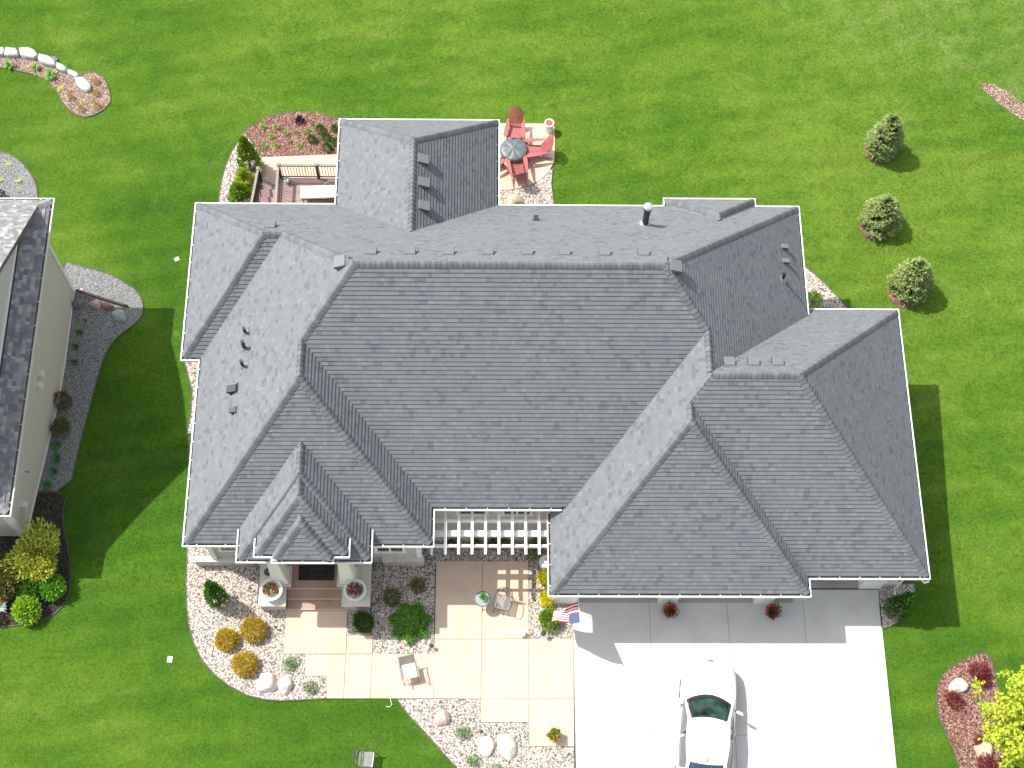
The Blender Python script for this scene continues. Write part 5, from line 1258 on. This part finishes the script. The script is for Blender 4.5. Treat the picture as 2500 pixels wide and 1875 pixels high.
p = at(1888, 1492, .45); flowerpot('flower_pot', (p.x, p.y, .045), blk, .31, 9, 'dark pot of red flowers at the right of the two middle garage pillars', 'flower pot', M_BLKPL, 9, g_, .03, L_DKG)
p = at(1354, 1794, .4); flowerpot('flower_pot', (p.x, p.y, .05), blk, .25, 5, 'pot of red flowers on the lowest patio slab by the driveway', 'flower pot', M_BLKPL, 11, None, .03, L_LIME)
# porch lanterns
for q, lb in (((654, 1396), 'round glass lantern on the left porch plinth'), ((863, 1396), 'round glass lantern on the right porch plinth')):
    p = un(q[0], q[1], 1.0); t = empty('lantern', (p.x, p.y, .79), lb, 'lantern', 'lanterns on the porch plinths')
    b = MB(); b.lathe([(.001, 0), (.075, 0), (.075, .02), (.02, .03), (.02, .06), (.001, .06)], 16); b.box(-.06, .06, .12, .2, .0, .03); b.tube([(0, .16, .02), (0, .16, .2), (0, .08, .25), (0, 0, .26)], .01, 6); b.build('base', M_BLACK, t)
    b = MB(); b.lathe([(.03, .06), (.09, .1), (.12, .17), (.13, .2)], 20); b.build('glass_globe', M_CHROME, t, smooth=True); b = MB(); b.lathe([(.135, .2), (.12, .24), (.06, .28), (.03, .33), (.001, .34)], 20); b.build('lantern_hood', mat('dark glazed lantern hood', (.06, .07, .08), .18, metal=.6, spec=.8), t, smooth=True)
p = un(773, 1396, .51); b = MB(); b.cm = 0; b.box(-.6, .6, -.30, .30, 0, .014); b.cm = 1
for k in (.50, .42): 
    b.box(-k-.01, k+.01, -(k-.3)-.01, -(k-.3)+.005, .014, .018); b.box(-k-.01, k+.01, (k-.3)-.005, (k-.3)+.01, .014, .018); b.box(-k-.01, -k+.005, -(k-.3)-.01, k-.29, .014, .018); b.box(k-.005, k+.01, -(k-.3)-.01, k-.29, .014, .018)
b.lathe([(.10, .014), (.11, .019), (.12, .014)], 24); b.lathe([(.15, .014), (.158, .018), (.166, .014)], 24, M=Matrix.Diagonal((1.4, .8, 1, 1)))
b = b.build('doormat', [mat('dark rubber mat', (.022, .015, .013), .8), mat('mat relief', (.07, .045, .038), .7)]); b.location = (p.x, p.y, .512); tag(b, 'dark doormat with raised scroll border on the porch', 'doormat')
# white globe, stone basin
p = at(1276, 1548, .12); b = MB(); b.lathe([(.001, 0), (.06, .0), (.06, .02)]+[(.115*math.sin(a), .13-.115*math.cos(a)) for a in lin(.4, PI, 12)], 24); o = b.build('globe_light', mat('opal white globe', (.82, .82, .80), .3), smooth=True); o.location = (p.x, p.y, .05); tag(o, 'white globe on the patio slab south of the metal chair', 'globe')
p = at(1335, 1378, .3); t = empty('fountain', (p.x, p.y, .02), 'white tiered bird bath half hidden by the garage gutter', 'bird bath')
b = MB(); b.lathe([(.001, 0), (.2, 0), (.2, .05), (.09, .1), (.08, .3), (.14, .34), (.27, .42), (.28, .45), (.25, .45), (.12, .40), (.001, .38)], 28); b.build('basin', M_BOWL, t, smooth=False)
b = MB(); b.lathe([(.04, .39), (.03, .5), (.1, .55), (.11, .58), (.04, .57), (.02, .66), (.001, .68)], 20); b.build('top_tier', M_BOWL, t, smooth=True)
# path lights
def plight():
    t = empty('path_light', (0, 0, 0), 'x', 'garden light', 'low bronze path lights in the pebbles')
    b = MB(); b.tube([(0, 0, -.05), (0, 0, .42)], .012, 6); b.build('stem', M_IRON, t)
    b = MB(); b.lathe([(.095, .40), (.08, .43), (.03, .46), (.001, .465)], 16); b.lathe([(.09, .402), (.001, .41)], 16); b.build('shade', M_IRON, t); return t
pl = plight()
for i, (x_, y_, sc, lb) in enumerate(((1327, 1547, 1, 'path light between the flag shrub and the patio corner'), (1053, 1577, .8, 'path light at the foot of the spreading juniper'), (673, 1532, .55, 'path light beside the upper walk slab'), (612, 1437, .5, 'path light left of the left porch plinth'), (1175, 1787, .6, 'path light above the white pair of boulders'))):
    o = pl if i == 0 else copy_tree(pl); putc(o, x_, y_, .35*sc, 0, lb, .02, sc)
# shepherd hook by the neighbouring wall
p = at(88, 1153); b = MB(); b.tube([(0, 0, 0), (0, 0, 1.2), (.03, 0, 1.45), (.1, .04, 1.5), (.16, .06, 1.42)], .014, 6); b.lathe([(.001, 1.5), (.07, 1.5), (.05, 1.55), (.001, 1.58)], 12); o = b.build('garden_hook', M_BLACK); o.location = p; tag(o, 'thin black garden hook standing by the tan wall', 'garden hook')
# markers on the lawn
def marker(px, py, a, c, rz, name, label, cat, hh=.03):
    p = at(px, py); b = MB(); b.frus(0, 0, -.02, hh, a, c, a*.9, c*.9); b.frus(0, 0, hh, hh+.012, a*.6, c*.6, a*.5, c*.5); o = b.build(name, M_BOWL); o.location = p; o.rotation_euler = (0, 0, rz); return tag(o, label, cat)
marker(432, 633, .10, .08, .5, 'utility_cover', 'small pale utility cover in the lawn west of the house', 'utility cover'); marker(415, 1610, .09, .11, -.1, 'utility_cover', 'pale square utility cover in the front lawn', 'utility cover')
p = at(952, 1712); b = MB(); b.tube([(-.12, .12, .03), (-.04, .2, .05), (.0, .12, .05), (.04, -.02, .04), (.08, -.12, .05), (.0, -.2, .04), (-.12, -.18, .03)], .011, 6); o = b.build('garden_tubing', M_BOWL); o.location = p; tag(o, 'curl of white tubing at the edge of the front lawn', 'tubing')

# ------------------------------------------------------------------ flag
A = Vector((2.98, 13.38, 1.78)); T = Vector((2.985, 12.22, 2.78)); fl_ = empty('flag', tuple(A), 'American flag on an angled pole at the garage corner pillar', 'flag')
b = MB(); b.tube([Vector((0, .03, -.03)), T-A], .014, 8); b.lathe([(.001, -.03), (.03, 0), (.001, .03)], 10, M=Matrix.Translation(T-A)); b.build('pole', M_WHITE, fl_)
b = MB(); b.box(-.05, .05, .0, .06, -.1, .1); b.build('bracket', M_BLACK, fl_)
cols = [mat('flag red', (.46, .03, .06), .8), mat('flag white', (.80, .79, .77), .8), mat('flag blue', (.035, .06, .17), .8)]
h0 = A.lerp(T, .22)-A; h1 = A.lerp(T, .98)-A
NU, NV = 40, 26; G = {}
F0 = un(1352, 1496, 1.15)-A; F1 = un(1347, 1513, 1.75)-A
for i in range(NU+1):
    for j in range(NV+1):
        u, v = i/NU, j/NV                                  # u along the fly, v from the pole foot (0) to the tip (1)
        base = h0.lerp(h1, v); e_ = F0.lerp(F1, v)-base; sag = e_*u+Vector((0, -.10*math.sin(PI*u)*v, .16*math.sin(PI*u)))
        wv = .05*u*math.sin(u*8+v*3.2)+.03*u*math.sin(u*15-v*5); G[i, j] = base+sag+Vector((0, wv*.5, wv))
b = MB()
for i in range(NU):
    for j in range(NV):
        st_ = int((1-(j+.5)/NV)*13); blue = i < NU*.4 and st_ < 7
        b.cm = 2 if blue else (0 if st_ % 2 == 0 else 1)
        b.quad(G[i, j], G[i+1, j], G[i+1, j+1], G[i, j+1])
# stars
b.cm = 1
def gp(u, v):
    i = min(NU-1, int(u*NU)); j = min(NV-1, int(v*NV)); fu, fv = u*NU-i, v*NV-j
    return G[i, j].lerp(G[i+1, j], fu).lerp(G[i, j+1].lerp(G[i+1, j+1], fu), fv)
for r_ in range(9):
    for c in range(6 if r_ % 2 == 0 else 5):
        u0 = .4*(c+(.5 if r_ % 2 == 0 else 1.))/6; v0 = 1-(7/13)*(r_+.7)/9.4; P = []
        for k in range(10):
            rr = (.017 if k % 2 == 0 else .008); a = k*PI/5; P.append(gp(max(.002, u0+rr*math.cos(a)*.62), min(.999, v0+rr*math.sin(a))))
        nrm = (P[3]-P[0]).cross(P[6]-P[0]).normalized()
        if nrm.z < 0: nrm = -nrm
        b.quad(*[q+nrm*.003 for q in P]); b.quad(*[q-nrm*.003 for q in reversed(P)])
b.build('cloth', cols, fl_)

# ------------------------------------------------------------------ car
M_CAR = mat('white car paint', (.80, .80, .80), .22, spec=.6); M_CARG = mat('green tinted windscreen', (.005, .012, .012), .06, spec=.9, col2=(.028, .085, .062), scale=2.6, detail=1)
M_CARB = mat('blue tinted rear glass', (.015, .03, .06), .06, spec=.9, col2=(.025, .055, .09), scale=3); M_CARS = mat('grey side glass', (.10, .115, .105), .1, spec=.8)
M_TYRE = mat('tyre rubber', (.02, .02, .02), .8); M_RIM = mat('alloy rim', (.5, .5, .52), .3, metal=.8); M_LAMP = mat('lamp glass', (.45, .47, .48), .12, spec=.9)
c1 = un(1734, 1690, .8); c2 = un(1724, 1860, .8); hd = (c1-c2).normalized(); frontp = un(1733, 1612, .6)
cc = frontp-hd*2.42; car = empty('car', (cc.x, cc.y, .046), 'white sedan parked on the driveway with its bonnet towards the garage', 'car', rz=math.atan2(-hd.x, hd.y))
ST = [(-2.42, .52, .80, .66), (-2.38, .70, .92, .78), (-2.25, .80, 1.0, .88), (-2.0, .865, 1.03, .92), (-1.5, .905, 1.02, .93), (-.8, .915, .99, .93), (0, .92, .97, .92), (.7, .92, .97, .91), (1.1, .92, .965, .88), (1.5, .915, .93, .84), (1.9, .885, .87, .78), (2.15, .83, .80, .70), (2.3, .73, .72, .62), (2.39, .58, .63, .54), (2.43, .36, .56, .5)]
def section(y, w_, zt, zs):
    half = [(.86*w_, .24), (.95*w_, .36), (.985*w_, .52), (w_, .68*zs/.9+.02), (.985*w_, zs-.06), (.93*w_, zs), (.80*w_, zs+(zt-zs)*.62), (.55*w_, zt-.015), (.28*w_, zt), (0, zt+.004)]
    return [(-x, y, z) for x, z in half]+[(x, y, z) for x, z in reversed(half[:-1])]
def interp(a, c, t): return tuple(p+(q-p)*t for p, q in zip(a, c))
SS = []
for i in range(len(ST)-1):
    for k in range(3): SS.append(interp(ST[i], ST[i+1], k/3))
SS.append(ST[-1]); b = MB(); n = 19
for s_ in SS: b.v += section(*s_)
for i in range(len(SS)-1):
    for j in range(n-1): b.f.append((i*n+j, i*n+j+1, (i+1)*n+j+1, (i+1)*n+j)); b.m.append(0); b.uv.append([(0, 0)]*4)
    b.f.append((i*n, (i+1)*n, (i+1)*n+n-1, i*n+n-1)); b.m.append(0); b.uv.append([(0, 0)]*4)
b.f.append(tuple(range(n))); b.f.append(tuple((len(SS)-1)*n+j for j in reversed(range(n)))); b.m += [0, 0]; b.uv += [[(0, 0)]*n]*2
o = b.build('body', M_CAR, car); smoothang(o, 50)
def patch(fn, nu, nv, mt, name, par, th=None):
    b = MB()
    for i in range(nu+1):
        for j in range(nv+1): b.v.append(tuple(fn(-1+2*i/nu, j/nv)))
    for i in range(nu):
        for j in range(nv): b.f.append((i*(nv+1)+j, (i+1)*(nv+1)+j, (i+1)*(nv+1)+j+1, i*(nv+1)+j+1)); b.m.append(0); b.uv.append([(0, 0)]*4)
    return b.build(name, mt, par, smooth=True)
L3 = lambda a, c, t: Vector(a)*(1-t)+Vector(c)*t
WB = lambda s: (.73*s, 1.12-.24*s*s, .975-.02*s*s); WT = lambda s: (.57*s, .34-.07*s*s, 1.385-.05*s*s)
RB = lambda s: (.66*s, -1.92+.12*s*s, 1.04-.03*s*s); RT = lambda s: (.53*s, -1.16+.05*s*s, 1.385-.045*s*s)
patch(lambda s, t: L3(WB(s*.97), WT(s*.96), .04+.95*t)+Vector((0, .03, .03))*math.sin(t*PI), 14, 6, M_CARG, 'windscreen', car)
patch(lambda s, t: L3(RB(s*.97), RT(s*.96), .04+.95*t)+Vector((0, -.03, .03))*math.sin(t*PI), 14, 6, M_CARB, 'rear_window', car)
def rooff(s, t):
    a, c = Vector(WT(s)), Vector(RT(s)); p = a.lerp(c, t); p.z += .075*math.sin(PI*(t*.86+.07))*(1-.4*s*s); p.x *= 1+.055*math.sin(PI*t); return p
patch(rooff, 14, 10, M_CAR, 'roof', car)
b = MB(); b.v = []
def strip(pts_a, pts_b, mt, name):
    b = MB(); n_ = len(pts_a)
    for p, q in zip(pts_a, pts_b): b.v += [tuple(p), tuple(q)]
    for i in range(n_-1): b.f.append((2*i, 2*i+1, 2*i+3, 2*i+2)); b.m.append(0); b.uv.append([(0, 0)]*4)
    return b.build(name, mt, car, smooth=True)
for sg in (-1, 1):
    # roof rail running from bonnet edge over the door tops to the boot
    top = [Vector(WB(sg)).lerp(Vector(WT(sg)), k/6) for k in range(6)]+[rooff(sg, k/8) for k in range(9)]+[Vector(RT(sg)).lerp(Vector(RB(sg)), k/5) for k in range(1, 6)]
    low = []
    for k, p in enumerate(top):
        f = k/(len(top)-1); out = .075+.05*math.sin(PI*f); low.append(Vector((p.x+sg*out, p.y+(.02 if f < .3 else (-.06 if f > .75 else 0)), p.z-.035-.02*math.sin(PI*f))))
    strip(top, low, M_CAR, 'roof_rail')
    belt = []
    for k, p in enumerate(low): f = k/(len(low)-1); belt.append(Vector((sg*(.80+.055*math.sin(PI*f)), 1.12-f*3.0, .955)))
    m0 = len(low); 
    for a_, c_, nm in ((1, 9, 'front_side_window'), (9, 16, 'rear_side_window')): strip(low[a_:c_], belt[a_:c_], M_CARS, nm)
    strip([low[8]+Vector((sg*.006, .02, .004)), low[8]+Vector((sg*.006, -.05, .004))], [belt[8]+Vector((sg*.006, .02, .004)), belt[8]+Vector((sg*.006, -.05, .004))], M_VENT, 'door_pillar')
    strip(low[15:], belt[15:], M_CAR, 'rear_quarter')
    strip(low[:2], belt[:2], M_CAR, 'front_quarter')
    b = MB(); b.tube([belt[k]+Vector((sg*.02, 0, .0)) for k in range(len(belt))], .012, 6); b.build('window_sill', M_GALV, car)
    b = MB(); b.frus(0, 0, -.06, .06, .12, .055, .11, .045); i = 0
    b.v = [(x, y-abs(x+sg*.12)*.35, z) for x, y, z in b.v]; mo = b.build('mirror', M_CAR, car); mo.location = (sg*1.03, .72, .98); mo.modifiers.new('b', 'BEVEL').width = .03
    b = MB(); b.box(sg*.90-.05, sg*.90+.05, .73, .77, .93, .97); b.build('mirror_arm', M_BLKPL, car)
    b = MB(); b.v = [(sg*x, y, z) for x, y, z in ((.60, 2.33, .645), (.79, 2.12, .72), (.84, 1.92, .775), (.80, 2.0, .79), (.70, 2.2, .72))]; b.f = [(0, 1, 2, 3, 4)]; b.m = [0]; b.uv = [[(0, 0)]*5]; b.build('headlight', M_LAMP, car).location = (0, .015, .012)
    for y in (1.42, -1.42):
        M = Matrix.Translation((sg*.80, y, .33)) @ Matrix.Rotation(PI/2, 4, 'Y'); b = MB(); b.lathe([(.2, -.1), (.31, -.1), (.33, -.07), (.33, .07), (.31, .1), (.2, .1)], 24, M=M); wh = b.build('wheel', M_TYRE, car); b = MB(); b.lathe([(.2, -.1), (.19, .0), (.2, .1), (.12, .09), (.001, .095)], 24, M=M); b.build('rim', M_RIM, wh)
    for y in (.05, -.95): b = MB(); b.tube([(sg*.915, y+.1, .83), (sg*.945, y+.07, .835), (sg*.945, y-.07, .835), (sg*.915, y-.1, .83)], .012, 6); b.build('door_handle', M_CAR, car)
b = MB(); b.v = [(0, -.90, 1.462), (-.025, -1.08, 1.45), (0, -1.09, 1.50), (.025, -1.08, 1.45)]; b.f = [(0, 1, 2), (0, 2, 3), (1, 3, 2)]; b.m = [0]*3; b.uv = [[(0, 0)]*3]*3; b.build('antenna', M_VENT, car)
patch(lambda s, t: L3(WB(s), WT(s), -.09+.19*t)+Vector((0, .012, .014+.03*math.sin(max(0, -.09+.19*t)*PI))), 14, 2, mat('black glass band', (.03, .026, .034), .3), 'wiper_cowl', car)
for sg in (-1, 1): strip([L3(WB(sg*.985), WT(sg*.985), k/6)+Vector((0, .03, .032)) for k in range(7)], [L3(WB(sg*.90), WT(sg*.915), k/6)+Vector((0, .05, .052)) for k in range(7)], M_BLKPL, 'window_seal')
for x0 in (-.45, .1): b = MB(); b.tube([(x0, 1.1-.2*(x0/.73)**2, 1.0), (x0+.42, .95-.1, 1.06)], .007, 4); b.build('wiper', M_BLACK, car)
b = MB(); b.box(-.30, .30, 2.415, 2.44, .42, .54); b.build('grille', M_BLACK, car)
b = MB(); b.box(-.09, .09, 2.31, 2.40, .665, .68); b.build('badge_recess', M_VENT, car)
